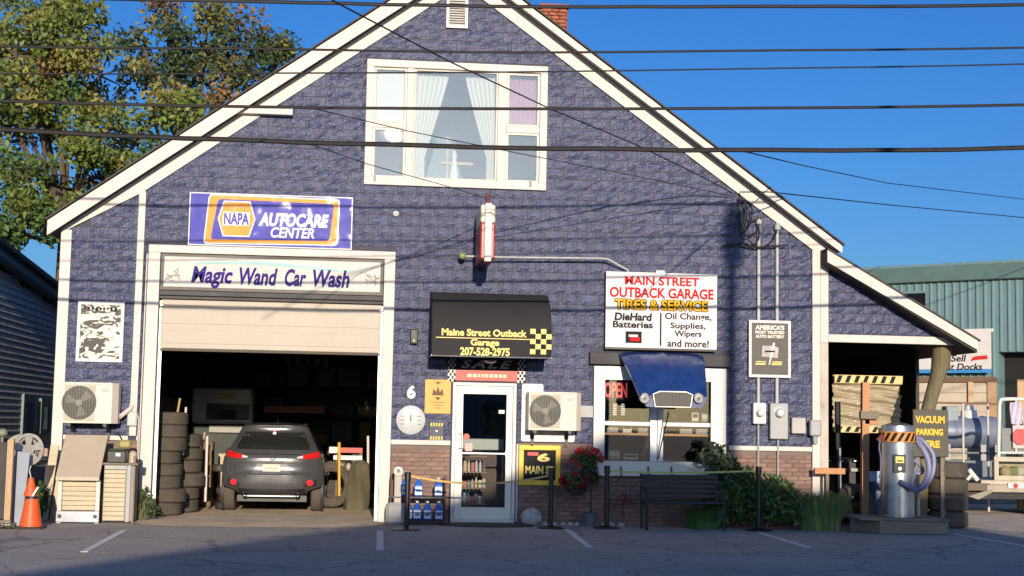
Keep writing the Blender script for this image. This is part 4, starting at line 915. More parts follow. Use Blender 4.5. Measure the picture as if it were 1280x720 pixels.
# small wall fittings
def fit(name,label,cat,r,y0,y1,m,bev=.01,grp=None): o=MB().box(r[0],r[1],y0,y1,r[2],r[3],bev).build(name,m); return single(o,label,cat,grp)
r=rect(160,514,172.5,532.5); T=thing('junction_box','small pale green grey box under the downpipe at left','electrical box',(r[0],-.03,r[2])); sheet(r,-.10,-.03,'box',mat('pale_green_grey',(.38,.42,.38),.5),T,.01); MB().box(r[0]+.02,r[1]-.02,-.104,-.1005,r[2]+.03,r[3]-.03,.003).build('lid',mat('box_lid',(.45,.5,.47),.5),T); a=P(168,505); MB().tube([(a[0],-.06,a[1]),(r[1]-.02,-.06,r[3]),(r[1]+.02,-.06,r[2]+.1),(r[1]+.02,-.06,.2)],.010,6).build('wire',CREAM,T,True)
r=rect(513,412,522,430,-.05); T=thing('wall_sensor','small dark green box on the blue wall left of the awning','wall box',(r[0],-.03,r[2])); sheet(r,-.12,-.03,'housing',mat('dark_green_box',(.03,.045,.03),.5),T,.012); MB().disc(((r[0]+r[1])/2,0,r[2]+.05),.014,-.126,-.12,10).build('button',WHITE,T)
c=P(495,267.5,-.05); T=thing('wall_camera','tiny white dome camera between the two signs','camera',(c[0],-.03,c[1])); MB().lathe([(.001,-.10),(.035,-.095),(.05,-.06),(.055,-.02),(.001,-.02)],(c[0],0,c[1]),16,'y').build('housing',WHITE,T,True); MB().disc((c[0]+.004,0,c[1]-.004),.016,-.108,-.099,10).build('lens',BLACK,T)
# meters, conduits and boxes
def meter(r,label,m,zc,big):
    T=thing('electric_meter',label,'electric meter',(r[0],-.03,r[2])); sheet(r,-.14,-.03,'box',m,T,.012); cx=(r[0]+r[1])/2
    R=.062 if not big else .072
    MB().lathe([(.001,-.235),(R*.75,-.23),(R,-.20),(R,-.145),(R*1.2,-.143),(R*1.2,-.141)],(cx,0,zc),20,'y').build('glass_dome',mat('meter_dome',(.60,.60,.58),.12,var=.1,coat=.8),T,True)
    MB().lathe([(.001,-.2365),(R*.3,-.2365),(R*.3,-.230)],(cx,0,zc),12,'y').build('dial',WHITE,T)
    return T
r=rect(941,503.5,957,530,-.1); M1=meter(r,'smaller white electric meter on the left conduit',WHITE,P(949,516,-.1)[1],False)
r2=rect(962,504,984.5,549,-.1); M2=meter(r2,'larger grey electric meter box on the right conduit',GREYM,P(973,516,-.1)[1],True)
zt=r[3]; c1=P(948.5,280,-.06); c2=P(971.5,287,-.06)
for T,c,rb in ((M1,c1,r),(M2,c2,r2)):
    MB().tube([(c[0],-.06,c[1]),(c[0],-.06,rb[3]-.01)],.026,10).build('conduit',PIPE,T,True)
    MB().lathe([(.028,c[1]-.02),(.05,c[1]),(.05,c[1]+.06),(.02,c[1]+.11),(.001,c[1]+.115)],(c[0],-.07,0),12).build('weatherhead',GREYM,T,True)
    MB().tube([(rb[0]+.10 if T is M1 else c[0]+.02,-.06,rb[2]),(rb[0]+.10 if T is M1 else c[0]+.02,-.06,.35)],.016,8).build('lower_pipe',GREYM,T,True)
r=rect(989.5,522,1007,542,-.1); fit('utility_box','flat square grey box between the meters and the corner post','electrical box',r,-.12,-.03,mat('box_grey_beige',(.42,.40,.36),.5),grp=None)
r=rect(1011,525,1025,545,-.1); T=thing('disconnect_box','grey disconnect box mounted on the right corner post','electrical box',(r[0],-.06,r[2])); sheet(r,-.19,-.06,'box',GREYM,T,.02); MB().tube([(r[0]+.1,-.10,r[2]),(r[0]+.11,-.10,r[2]-.12)],.04,8).build('elbow',GREYM,T,True)
# tangle of service leads
b=MB(); rnd=random.Random(11)
ax,az=P(925,246,-.1)
def lp(px,py,y=-.12): x,z=P(px,py,y); return (x,y,z)
for path in ([(922,247),(930,252),(932,275),(928,300),(935,308),(948,300),(949,284)],[(925,246),(924,270),(932,295),(945,290),(949,282)],[(930,250),(940,262),(935,285),(925,290),(926,262)],[(935,300),(950,310),(966,300),(971,288)],[(928,248),(938,275),(950,272),(948,283)],[(903,308),(925,304),(940,309),(965,308),(985,306)]):
    pts=[Vector(lp(*q,y=-.10-rnd.uniform(0,.06))) for q in path]; out=[]
    for i in range(len(pts)-1):
        p0=pts[max(i-1,0)];p1=pts[i];p2=pts[i+1];p3=pts[min(i+2,len(pts)-1)]
        for k in range(5):
            t=k/5; out.append(.5*((2*p1)+(-p0+p2)*t+(2*p0-5*p1+4*p2-p3)*t*t+(-p0+3*p1-3*p2+p3)*t**3))
    out.append(pts[-1]); b.tube(out,.012,6)
single(b.build('service_leads',WIRE,None,True),'tangle of black service leads looping under the right rake','cable')
# --- car bonnet canopy
HDM=mat('royal_blue_car_paint',(.012,.040,.16),.30,var=.25,vs=5,coat=.5,dirt=.15,dcol=(.1,.12,.16))
def hp(px,py,y): x,z=P(px,py,y); return (x,y,z)
tl=hp(771,441,-.03); tr=hp(878,443,-.03); bl_=hp(800,497,-.95); br_=hp(884,498,-.95)
BN=thing('car_bonnet_canopy','royal blue car bonnet with grille and headlamps mounted over the shop window','canopy',((tl[0]+tr[0])/2,0,tr[2]))
def bon(u_,v_):
    y_=tl[1]+(bl_[1]-tl[1])*(v_**.85)
    xl=tl[0]+(bl_[0]-tl[0])*v_; xr=tr[0]+(br_[0]-tr[0])*v_
    zt_=tl[2]+(bl_[2]-tl[2])*(v_**1.25); w2=abs(u_-.5)*2
    bul=.07*(1-w2**4)*sin(pi*min(1,v_*.9+.1)); ridge=.025*(max(0,1-abs(u_-.5)*14))
    crease=.03*max(0,1-abs(w2-.62)*9)*v_
    return (xl+(xr-xl)*u_, y_-bul*.6-ridge-crease, zt_+bul+ridge*.5)
b=MB(); b.grid(bon,28,16); b.grid(lambda u_,v_:(lambda q:(q[0],q[1]+.03,q[2]-.03))(bon(u_,v_)),28,16)
for u_ in (0,1): b.grid(lambda a_,v_:(lambda q:(q[0],q[1]+.03*a_,q[2]-.03*a_))(bon(u_,v_)),1,16)
b.build('bonnet_panel',HDM,BN,True,60)
gx0,gz1=P(817,491.5,-1.0); gx1,gz0=P(865,508,-1.0); 
nose=MB(); nose.prism([(bl_[0]-.0,bl_[2]+.03),(bl_[0]+.10,gz0-.02),(br_[0]-.08,gz0-.02),(br_[0]+.01,bl_[2]+.03)],-.96,-.90); nose.build('nose_panel',HDM,BN)
CHR=mat('chrome',(.75,.74,.72),.15,metal=1,var=.03)
GR=MB().prism([(gx0,gz1-.01),(gx0+.03,gz0),(gx1-.03,gz0),(gx1,gz1-.01),(gx1-.1,gz1+.02),(gx0+.1,gz1+.02)],-.985,-.962).build('grille',mat('grille_dark',(.03,.03,.028),.5),BN)
b=MB(); ring(b,[(gx0-.015,gz1-.01),(gx0+.02,gz0-.02),(gx1-.02,gz0-.02),(gx1+.015,gz1-.01),(gx1-.09,gz1+.035),(gx0+.09,gz1+.035)],[(gx0-.0,gz1-.015),(gx0+.03,gz0-.008),(gx1-.03,gz0-.008),(gx1+.0,gz1-.015),(gx1-.095,gz1+.022),(gx0+.095,gz1+.022)],-1.01,-.97); b.build('grille_surround',CHR,GR)
for k in range(12): xx=gx0+.05+(gx1-gx0-.1)*k/11; MB().box(xx-.004,xx+.004,-.995,-.986,gz0+.01,gz1-.01).build('grille_bar',mat('dull_chrome',(.06,.058,.05),.4,metal=.3),GR)
for px in (806,873.5):
    c=P(px,498,-1.0); HL=MB().lathe([(.075,-.93),(.083,-.99),(.072,-1.01),(.068,-.99)],(c[0],0,c[1]),24,'y').build('headlamp',CHR,BN,True)
    MB().lathe([(.001,-1.0),(.04,-.998),(.070,-.985),(.070,-.97)],(c[0],0,c[1]),20,'y').build('lens',mat('lamp_lens',(.40,.40,.39),.08,coat=.6,var=.4,vs=12),HL,True)
    MB().disc((c[0],0,c[1]),.022,-1.008,-1.0,10).build('bulb_cap',BLACK,HL)
c=P(841,482,-1.0); MB().tube([(c[0],-.98,c[1]-.03),(c[0],-1.0,c[1]),(c[0]-.02,-1.01,c[1]+.04)],.006,6).build('bonnet_mascot_rod',CHR,BN,True)
a=P(836,515,-.4); c=P(823,574,-.1); MB().tube([(a[0],-.4,a[1]),(c[0]-.01,-.12,c[1])],.010,6).build('stay_rod',BLACK,BN,True)
# --- OPEN sign and goods in the shop window
c0=P(757,480,.10); c1=P(785,496,.10); OS=thing('open_sign','red OPEN sign hanging inside the upper left shop pane','sign',(c0[0],.1,c1[1]))
text('OPEN',(c0[0]+c1[0])/2-.02,c1[1]-.02,.36,.24,.08,mat('open_red',(.80,.10,.08),.5,emit=.5),OS,bold=.03)
MB().box(c0[0]-.03,c1[0]+.02,.09,.11,c1[1]-.06,c0[1]+.04).build('backing',INK,OS)
SHM=mat('shelf_orange_edge',(.55,.30,.10),.6)
SH=thing('display_shelf','shop window shelf with orange edge and boxed goods','shelf',(2.25,.25,1.36)); MB().box(1.40,3.11,.10,.45,1.385,1.42).build('shelf_board',SHM,SH); MB().box(1.40,3.11,.10,.45,.98,1.0).build('lower_shelf',DARK,SH); MB().box(1.40,3.11,.10,.45,1.60,1.62).build('upper_shelf',DARK,SH)
BATG=mat('battery_grey',(.30,.28,.24),.5,var=.3,vs=14); BATW=mat('battery_white',(.55,.53,.46),.5)
def goods(label,x0,x1,z0,z1,y,kind):
    T=thing('boxed_battery' if kind<2 else 'parts_tin',label,'battery' if kind<2 else 'tin',((x0+x1)/2,y,z0)); w_=x1-x0
    MB().box(x0,x1,y,y+.16,z0,z1,.008).build('case',BATG if kind else BATW,T); MB().box(x0+.02,x1-.02,y-.004,y-.0005,z0+(z1-z0)*.45,z1-.02).build('label_strip',BATW if kind else INK,T); MB().box(x0+.01,x1-.01,y+.01,y+.15,z1,z1+.02,.005).build('lid',BLKP,T)
for (px0,px1,py0,py1,k,lb) in ((758,772,533,546,1,'grey boxed battery at the left end of the orange shelf'),(778,789,536,547,0,'small white boxed battery second from the left on the orange shelf'),(797,813,533,547,1,'grey battery box just left of the window mullion'),(849,865,532,545,1,'pale battery box right of the mullion on the orange shelf'),(869,887,533,546,1,'grey battery box at the right end of the orange shelf'),
    (780,797,567,575,0,'low white box on the window bottom shelf'),(760,775,563,575,1,'grey box at the lower left of the window'),(838,846,510,520,1,'small grey carton behind the mullion under the bonnet'),(864,873,512,523,0,'small pale carton behind the right headlamp'),(876,887,514,524,1,'grey carton at the upper right of the shop window'),(800,808,511,520,0,'white carton below the left headlamp')):
    x0_,z1_=P(px0,py0,.2); x1_,z0_=P(px1,py1,.2)
    zb_=1.42 if py1 in(545,546,547) else 1.0 if py1>550 else 1.62
    goods(lb,x0_,x1_,zb_,zb_+(z1_-z0_),.16,k)
c=P(770,510,.1)
for i,px in enumerate((768.5,779)):
    x_,z1_=P(px,504,.12); _,z0_=P(px,519,.12); o=thing('price_strip',('left' if i==0 else 'right')+' of two white ladder-like tag strips under the OPEN sign','tag strip',(x_,.12,z0_),0,'tag strips under the open sign')
    for k in range(6): MB().box(x_-.03,x_+.03,.118,.124,z0_+(z1_-z0_)*k/6,z0_+(z1_-z0_)*(k+.7)/6).build('tag',WHITE,o)
# shop counter seen through the glass door
T=thing('shop_counter','counter with goods seen through the glass door','counter',(-.5,1.2,0)); MB().box(-.85,.3,1.2,1.6,0.03,1.05,.01).build('counter_body',mat('counter_brown',(.12,.08,.06),.6),T); MB().box(-.72,-.05,1.0,1.2,1.10,1.28,.01).build('counter_top',mat('counter_pale_green',(.42,.50,.42),.4),T)
rnd=random.Random(5)
SHF=thing('goods_rack','rack of small bottles and cartons just inside the glass door','rack',(-.55,.5,0))
for zz in (.25,.5,.75,1.0): MB().box(-.80,-.36,.45,.75,zz,zz+.02).build('rack_shelf',mat('rack_wood',(.30,.2,.1),.6),SHF)
cols=[(.7,.5,.15),(.6,.15,.1),(.6,.6,.55),(.2,.2,.2),(.65,.45,.25),(.8,.7,.45),(.2,.3,.45)]
for zz in (.27,.52,.77):
    for k in range(7):
        c=cols[rnd.randrange(7)]; x=-.79+k*.06; hgt=rnd.uniform(.10,.2); q=rnd.randrange(7)
        b=MB()
        if rnd.random()<.5: b.box(x,x+.05,.47,.55,zz,zz+hgt,.004)
        else: b.lathe([(.001,zz),(.022,zz),(.022,zz+hgt*.7),(.010,zz+hgt*.85),(.010,zz+hgt),(.001,zz+hgt)],(x+.025,.5,0),10)
        b.build('rack_item',mat('goods_%d'%cols.index(c),c,.5),SHF)
c=P(583,546,-.01); T=thing('door_stickers','round red sticker and pink notice stuck on the door glass','sticker',(c[0],-.01,c[1])); MB().disc((c[0],0,c[1]),.05,-.008,-.002,16).build('round_sticker',mat('sticker_red',(.45,.10,.07),.5),T)
c=P(586,559,-.01); MB().box(c[0]-.055,c[0]+.055,-.008,-.002,c[1]-.06,c[1]+.06).build('pink_notice',mat('notice_pink',(.65,.36,.30),.5),T); c=P(627,515,-.01); MB().box(c[0]-.045,c[0]+.045,-.008,-.002,c[1]-.025,c[1]+.03).build('white_label',WHITE,T)
# ================================================================ TYRES
def tyre_mesh(R=.32,W=.20,r=.20,name='tyre'):
    pr=[(r,-W*.36),(r+.012,-W*.44),(R*.80,-W*.52),(R*.93,-W*.47),(R*.975,-W*.40)]
    for k in range(4):
        z0=-W*.40+W*.8*k/4; z1=-W*.40+W*.8*(k+1)/4; g=W*.03
        pr+=[(R,z0+g),(R,z1-g),(R-.012,z1-g),(R-.012,z1+g)] if k<3 else [(R,z0+g),(R,z1-g)]
    pr+=[(R*.975,W*.40),(R*.93,W*.47),(R*.80,W*.52),(r+.012,W*.44),(r,W*.36),(r-.0,-W*.36)]
    return MB().lathe(pr,(0,0,W*.52),36).mesh(name,RUB,True,30)
TYM=[tyre_mesh(),tyre_mesh(.305,.19),tyre_mesh(.335,.215)]
def tyre(x,y,z,label,group,k=0,rot=None,name='loose_tyre'):
    o=bpy.data.objects.new(name,TYM[k]); COL.objects.link(o); o.location=(x,y,z); o.rotation_euler=rot if rot else (0,0,random.uniform(0,6)); return single(o,label,'tyre',group)
ORD=['bottom','second','third','fourth','fifth','sixth','seventh','topmost']
GRP='tyres stacked flat inside the bay'
z=.012
for k,dx in enumerate((-.02,.03,-.05,-.02,-.06,.0,.02,.03)):
    kk=(0,2,0,1,0,2,0,0)[k]; hgt=(.196,.188,.210)[kk]
    tyre(-5.40+dx,.95+random.uniform(-.05,.05),z,'%s tyre of the front stack just inside the left bay post'%ORD[k],GRP,kk); z+=hgt
z=.012
for k in range(6):
    tyre(-5.20+random.uniform(-.05,.05),1.75,z,'%s tyre of the lower stack behind the front one in the bay'%(ORD[k] if k<5 else 'topmost'),GRP,k%3); z+=(.208,.198,.224)[k%3]
z=.012
for k in range(4):
    tyre(7.06,.30,z,'%s tyre of the outdoor stack under the vacuum sign'%(('bottom','second','third','topmost')[k]),'tyres stacked outdoors by the vacuum',2); z+=.2645 if False else .224+.036
for o in COL.objects:
    if o.get('group')=='tyres stacked outdoors by the vacuum': o.scale=(.97,.97,1.16)
tyre(5.55,.55,.32,'dark tyre leaning upright under the lean-to beside the grass',None,2,(pi/2-.15,0,.5))
tyre(5.62,1.1,.33,'second upright tyre half hidden behind the leaning one',None,0,(pi/2-.1,0,.2))
tyre(-2.86,3.4,.40,'large tyre standing upright at the right of the bay behind the car',None,2,(pi/2-.1,0,.15)).scale=(1.15,1.15,1)
# ================================================================ CAR
def car():
    cx,cy=-3.77,1.70
    T=CAR=thing('parked_car','dark grey compact crossover seen from behind in the open bay','car',(cx,cy,0))
    PAINT=mat('dark_grey_car_paint',(.10,.102,.104),.26,metal=.3,var=.04,coat=.7,dirt=.0)
    CLAD=mat('car_cladding',(.030,.030,.031),.55,var=.1); GLS=mat('car_glass',(.02,.022,.022),.06,var=.02,coat=.5); 
    def itp(tab,z):
        for (a,va),(b_,vb) in zip(tab,tab[1:]):
            if z<=b_: t=max(0,(z-a)/(b_-a)); t=t*t*(3-2*t)*.5+t*.5; return va+(vb-va)*t
        return tab[-1][1]
    HW=[(.30,.60),(.40,.66),(.46,.875),(.60,.905),(.85,.905),(.98,.885),(1.06,.84),(1.15,.775),(1.40,.665),(1.53,.60),(1.585,.52),(1.61,.36)]
    RY=[(.30,.14),(.38,.05),(.50,.0),(.68,.0),(.72,.045),(.80,.06),(.98,.05),(1.06,.10),(1.14,.19),(1.42,.47),(1.50,.50),(1.56,.46),(1.61,.75)]
    FY=[(.30,4.35),(.6,4.5),(.85,4.42),(.98,3.95),(1.04,3.4),(1.12,3.2),(1.45,2.5),(1.56,2.1),(1.61,1.7)]
    hw=lambda z:itp(HW,z); ry=lambda z:itp(RY,z); fy=lambda z:itp(FY,z)
    def surf(x,z,off=0):     # rear skin
        w_=hw(z); t=min(1,abs(x)/w_); return cy+ry(z)+.42*t**4*1.0*(.55 if z>1.1 else .75)-off
    NP=40
    zs=[.30,.34,.40,.48,.56,.64,.68,.70,.73,.78,.84,.90,.96,1.0,1.04,1.08,1.12,1.18,1.26,1.34,1.42,1.48,1.53,1.565,1.59,1.605,1.61]
    b=MB(); ring_n=0
    for z in zs:
        w_=hw(z); r_=[]
        for k in range(NP+1):
            x=-w_+2*w_*k/NP; x=w_*sin(pi/2*(2*k/NP-1)); r_.append((cx+x,surf(x,z),z))
        yb=surf(w_,z); f_=cy+fy(z)
        for k in range(1,9): r_.append((cx+w_,yb+(f_-.5-yb)*k/8,z))
        for k in range(1,12): 
            x=w_*cos(pi*k/12); r_.append((cx+x,f_-.5+.5*sin(pi*k/12)**.6,z))
        for k in range(0,8): r_.append((cx-w_,f_-.5+(yb-f_+.5)*k/8,z))
        ring_n=len(r_); b.v.extend(r_)
    for i in range(len(zs)-1):
        for k in range(ring_n): b.f.append((i*ring_n+k,i*ring_n+(k+1)%ring_n,(i+1)*ring_n+(k+1)%ring_n,(i+1)*ring_n+k))
    b.f.append(tuple(range(ring_n))); b.f.append(tuple((len(zs)-1)*ring_n+k for k in range(ring_n)))
    BODY=b.build('body',PAINT,T,True,40)
    def patch(poly_fn,nu,nv,off,name,m,par,thick=.0,smooth=True):
        q=MB(); q.grid(lambda u_,v_:(lambda p_:(cx+p_[0],surf(p_[0],p_[1],off),p_[1]))(poly_fn(u_,v_)),nu,nv)
        q.grid(lambda u_,v_:(lambda p_:(cx+p_[0],surf(p_[0],p_[1],off)+off+.01,p_[1]))(poly_fn(u_,v_)),nu,nv)
        # rim
        for s_ in (0,1):
            q.grid(lambda a,v_:(lambda p_:(cx+p_[0],surf(p_[0],p_[1],off)+a*(off+.01),p_[1]))(poly_fn(s_,v_)),1,nv)
            q.grid(lambda u_,a:(lambda p_:(cx+p_[0],surf(p_[0],p_[1],off)+a*(off+.01),p_[1]))(poly_fn(u_,s_)),nu,1)
        return q.build(name,m,par,smooth,50)
    RWp=patch(lambda u_,v_:((2*u_-1)*(.69-.13*v_-.02*abs(2*u_-1)),1.13+.31*v_+.0),16,8,.006,'rear_window',GLS,T)
    patch(lambda u_,v_:((2*u_-1)*(.58-.03*v_),1.455+.055*v_),12,2,.035,'roof_spoiler',PAINT,T)
    # lower cladding and bumper
    patch(lambda u_,v_:((2*u_-1)*.60,.32+.11*v_),16,4,.012,'lower_cladding',CLAD,T)
    patch(lambda u_,v_:((2*u_-1)*.84,.655+.022*v_),16,1,.022,'bumper_step',PAINT,T)
    # tailgate crease and plate recess
    patch(lambda u_,v_:((2*u_-1)*(.36-.10*v_),.70+.18*v_) ,10,4,.004,'plate_recess',mat('recess_grey',(.16,.165,.17),.35,metal=.4),T)
    patch(lambda u_,v_:((2*u_-1)*.60,.895+.016*v_),14,1,.016,'tailgate_crease',PAINT,T)
    for zz in (1.045,): patch(lambda u_,v_:((2*u_-1)*.50,zz+.010*v_),14,1,.010,'tailgate_crease',CHR,T)
    PL=patch(lambda u_,v_:(-.01+(2*u_-1)*.155,.745+.125*v_),4,2,.014,'licence_plate',mat('plate_cream',(.62,.60,.45),.5,var=.05),T)
    patch(lambda u_,v_:(-.01+(2*u_-1)*.11,.78+.04*v_),4,1,.017,'plate_print',mat('plate_print',(.35,.36,.26),.5,var=.6,vs=40),PL)
    # taillights
    RL_=mat('tail_light_red',(.55,.015,.012),.2,var=.15,coat=.8,emit=.35); CL=mat('reverse_lamp',(.70,.68,.62),.2,coat=.8,emit=.15); RR=mat('glowing_red_reflector',(.9,.02,.03),.3,coat=.5,emit=.8)
    for s_ in (-1,1):
        TL=patch(lambda u_,v_:(s_*(.53+.30*u_),.965+.03*u_-.0+.115*v_*(.6+.4*u_)),8,4,.016,'tail_light',RL_,T)
        patch(lambda u_,v_:(s_*(.44+.10*u_),.985+.045*v_*(.5+.5*u_)),5,2,.020,'reverse_lamp',CL,TL)
        patch(lambda u_,v_:(s_*(.68+.055*(2*u_-1)*sqrt(1-(2*v_-1)**2/2)),.55+.05*(2*v_-1)*sqrt(1-(2*u_-1)**2/2)),5,5,.012,'rear_reflector',RR,T)  # reflector gleam put in as emission, no lamp behind it
        patch(lambda u_,v_:(s_*(.56+.24*u_),.48+.14*v_*(.4+.6*u_)),6,3,.004,'reflector_recess',CLAD,T)
        xe=cx+s_*.47; MB().lathe([(.028,cy+.02),(.040,cy-.01),(.045,cy+.02),(.045,cy+.2)],(xe,0,.335),16,'y').build('exhaust_tip',CHR,T,True)
        # wheels
        for yy in (.85,3.55):
            xo=cx+s_*.80
            W=MB().lathe([(.20,-.10),(.24,-.11),(.33,-.112),(.352,-.09),(.352,.09),(.33,.112),(.24,.11),(.20,.10)],(xo,cy+yy,.352),32,'x').build('wheel',RUB,T,True)
            ri=MB().lathe([(.001,.07*s_),(.05,.075*s_),(.06,.05*s_),(.19,.06*s_),(.205,.10*s_),(.205,-.09*s_)],(xo,cy+yy,.352),24,'x'); ri.build('rim',STEEL,W,True)
            MB().lathe([(.35,-.03),(.415,-.03),(.42,.02),(.35,.02)],(cx+s_*.895,cy+yy,.36),32,'x').build('arch_trim',CLAD,T,True)
        patch(lambda u_,v_:(s_*(.655+.006*u_-.10*max(0,v_-.55)),.70+.74*v_),1,14,.003,'shut_line',BLKP,T)
        # side mirror
        m_=MB(); m_.ball((cx+s_*1.0,cy+2.95,1.03),(.10,.07,.075)); m_.build('wing_mirror',PAINT,T,True)
        # side windows (three per side, following the tumblehome)
        for (ya,yb_) in ((.75,1.15),(1.22,2.05),(2.12,2.85)):
            q=MB()
            xs=lambda z:cx+s_*(hw(z)+.004)
            z0,z1=1.12,1.46; sh=.0
            q.add([(xs(z0),cy+ya,z0),(xs(z0),cy+yb_+ (.2 if yb_>2.5 else 0),z0),(xs(z1),cy+yb_-(.25 if yb_>2.5 else 0),z1),(xs(z1),cy+ya+(.15 if ya<.8 else 0),z1),
                   (xs(z0)-s_*.01,cy+ya,z0),(xs(z0)-s_*.01,cy+yb_,z0),(xs(z1)-s_*.01,cy+yb_-(.25 if yb_>2.5 else 0),z1),(xs(z1)-s_*.01,cy+ya,z1)],[(0,1,2,3),(4,7,6,5),(0,4,5,1),(1,5,6,2),(2,6,7,3),(3,7,4,0)])
            q.build('side_window',GLS,T)
        MB().box(cx+s_*(.52),cx+s_*.56,cy+.9,cy+2.3,1.575,1.60,.01).build('roof_rail',CLAD,T)
    MB().box(cx-.50,cx+.50,cy+.10,cy+.14,.29,.325,.01).build('exhaust_shield',STEEL,T)
    hb=MB().box(cx-.10,cx+.10,surf(0,1.50)-.046,surf(0,1.50)-.036,1.475,1.49).build('high_brake_light',mat('high_brake',(1,.25,.18),.3,emit=1.5),T)
    MB().disc((cx-.0,0,1.42),.028,surf(0,1.42)-.015,surf(0,1.42)-.008,12).build('painted_window_reflection',mat('reflection_glow',(1,.75,.65),.3,emit=1.6),T)  # light reflected in the rear glass, put in as a glowing disc
    MB().lathe([(.04,cy+ry(1.0)-.03),(.055,cy+ry(1.0)-.035),(.055,cy+ry(1.0)-.0)],(cx,0,1.0),20,'y').build('badge',CHR,T,True)
    b=MB(); b.tube([(cx-.0,surf(0,1.15)-.02,1.15),(cx-.22,surf(-.22,1.19)-.02,1.18),(cx-.38,surf(-.38,1.18)-.02,1.175)],.008,6); b.build('wiper',BLKP,T)
    MB().tube([(cx,cy+1.4,1.60),(cx,cy+1.25,1.70)],.008,6).box(cx-.02,cx+.02,cy+1.35,cy+1.5,1.59,1.62,.01).build('aerial',BLKP,T)
    # dark diffuser hump visible between the wheels
    MB().box(cx-.62,cx+.62,cy+.30,cy+3.9,.20,.31).build('underbody',BLKP,T)
    T.scale=(.91,.94,.915)
    return T
car()
# ================================================================ THINGS IN THE BAY
def pbox(b,px0,py0,px1,py1,y0,y1,bev=0):
    r=rect(px0,py0,px1,py1,y0); b.box(r[0],r[1],y0,y1,r[2],r[3],bev); return b
GC=mat('dull_grey_cabinet',(.75,.76,.75),.5,var=.15,dirt=.3); 
r=rect(240,485,315,530,6.0); T=thing('machine_cabinet','grey machine housing with a yellowish plate at the back of the bay','machine',((r[0]+r[1])/2,6.0,0))
MB().box(r[0],r[1],6.0,6.8,0,r[2]-.02,.02).build('base',mat('dark_green_machine',(.025,.035,.028),.6),T); MB().box(r[0],r[1],6.0,6.8,r[2],r[3],.05).build('housing',GC,T); MB().box(r[0]+.28,r[1]-.05,5.985,5.999,r[2]+.08,r[3]-.30).build('dark_recess',BLKP,T); MB().box(r[0]+.45,r[1]-.3,5.97,5.984,r[2]+.10,r[2]+.28).build('vent_grid',DARK,T)
q=rect(272,491,295,499,5.98); MB().box(q[0],q[1],5.98,5.999,q[2],q[3]).build('name_plate',mat('yellowish_plate',(.62,.56,.26),.5),T); MB().box(r[0]+.35,r[1]+.0,5.9,5.999,r[2]-.16,r[2]-.03).build('pale_ledge',mat('pale_ledge',(.30,.30,.25),.5),T)
r=rect(417,561,453,568,4.0); T=thing('striped_board','red and white board low at the right of the bay','board',((r[0]+r[1])/2,4,0)); MB().box(r[0],r[1],4.0,4.04,r[2]+.03,r[3]+.02).build('red_bar',mat('bar_red',(.55,.07,.04),.5),T); MB().box(r[0]-.08,r[0]+.10,3.985,3.999,r[2]+.02,r[3]+.03).build('white_end',WHITE,T); MB().box(r[0],r[1],4.0,4.05,r[2]-.10,r[2]-.02).build('white_bar',WHITE,T)
for x in (r[0]+.05,r[1]-.05): MB().box(x,x+.05,4.05,4.1,0,r[2]+.03).build('leg',mat('dull_leg',(.15,.13,.1),.7),T)
def pole_(name,label,cat,pxa,pya,pxb,pyb,y,rr_,m,lean=0):
    a=P(pxa,pya,y); c=P(pxb,pyb,y); o=MB().tube([(a[0],y,a[1]),(c[0],y-.05+lean,max(.01,c[1]))],rr_,8).build(name,m,None,True); return single(o,label,cat)
WPL=mat('white_pole',(.62,.60,.55),.5); YPL=mat('amber_pole',(.70,.40,.06),.5)
pole_('marker_pole','amber upright pole in front of the standing tyre at right of the bay','pole',424,553,424,620,3.2,.025,YPL)
pole_('white_stick','white upright stick leaning near the right bay wall','stick',460,545,460,594,3.2,.022,WPL)
pole_('wooden_pole','tan slanting pole above the front tyre stack','pole',225,498,221,524,1.9,.018,WOODT)
pole_('metal_rail','pale upright rail directly right of the front tyre stack','rail',232.5,509,229,568,1.15,.018,WPL)
pole_('broom_handle','pale slanting handle left of the car','handle',256,540,247,600,2.2,.014,WOODT)
pole_('white_tube','white upright tube next to the slanting handle','tube',259,545,257,627,2.0,.022,WPL)
r=rect(272,567,284,626,5.0); o=MB().box(r[0],r[1]+.2,5.0,5.05,0.012,r[3],.005).build('beige_sheet',mat('beige_panel_paint',(.50,.40,.26),.6)); single(o,'beige panel standing behind the left side of the car','panel')  # panel in its own even beige
r=rect(246,552,266,590,3.3); o=MB().box(r[0],r[1],3.3,3.6,.012,r[3],.02).build('cardboard_stack',mat('brown_carton',(.17,.11,.06),.8,var=.3)); single(o,'brown carton stack behind the white tube','carton')
b=MB()
for k in range(5): b.ball((-4.75+.05*random.random(),1.9+.1*k,.15+.17*k),(.09,.08,.10),10,6)
T=thing('clutter_heap','heap of dark hoses and tools left of the car','clutter',(-4.6,2.6,0)); 
for k in range(7):
    cx=-4.62+random.uniform(-.15,.15); MB().lathe([(.10,0),(.13,.02),(.13,.10),(.10,.12),(.10,0)],(cx,2.6+random.uniform(-.1,.1),.012+k*.125),14).build('hose_coil',mat('dark_hose_%d'%(k%3),((.03,.03,.03),(.10,.03,.02),(.05,.045,.03))[k%3],.6),T,True)
c=P(246,588,2.2); o=MB().ball((c[0],2.35,c[1]),(.06,.05,.05)).tube([(c[0],2.35,c[1]),(c[0]+.1,2.35,c[1]-.08)],.02,6).build('white_spray_gun',WHITE,None,True); single(o,'small white spray nozzle hanging in the clutter left of the car','nozzle')
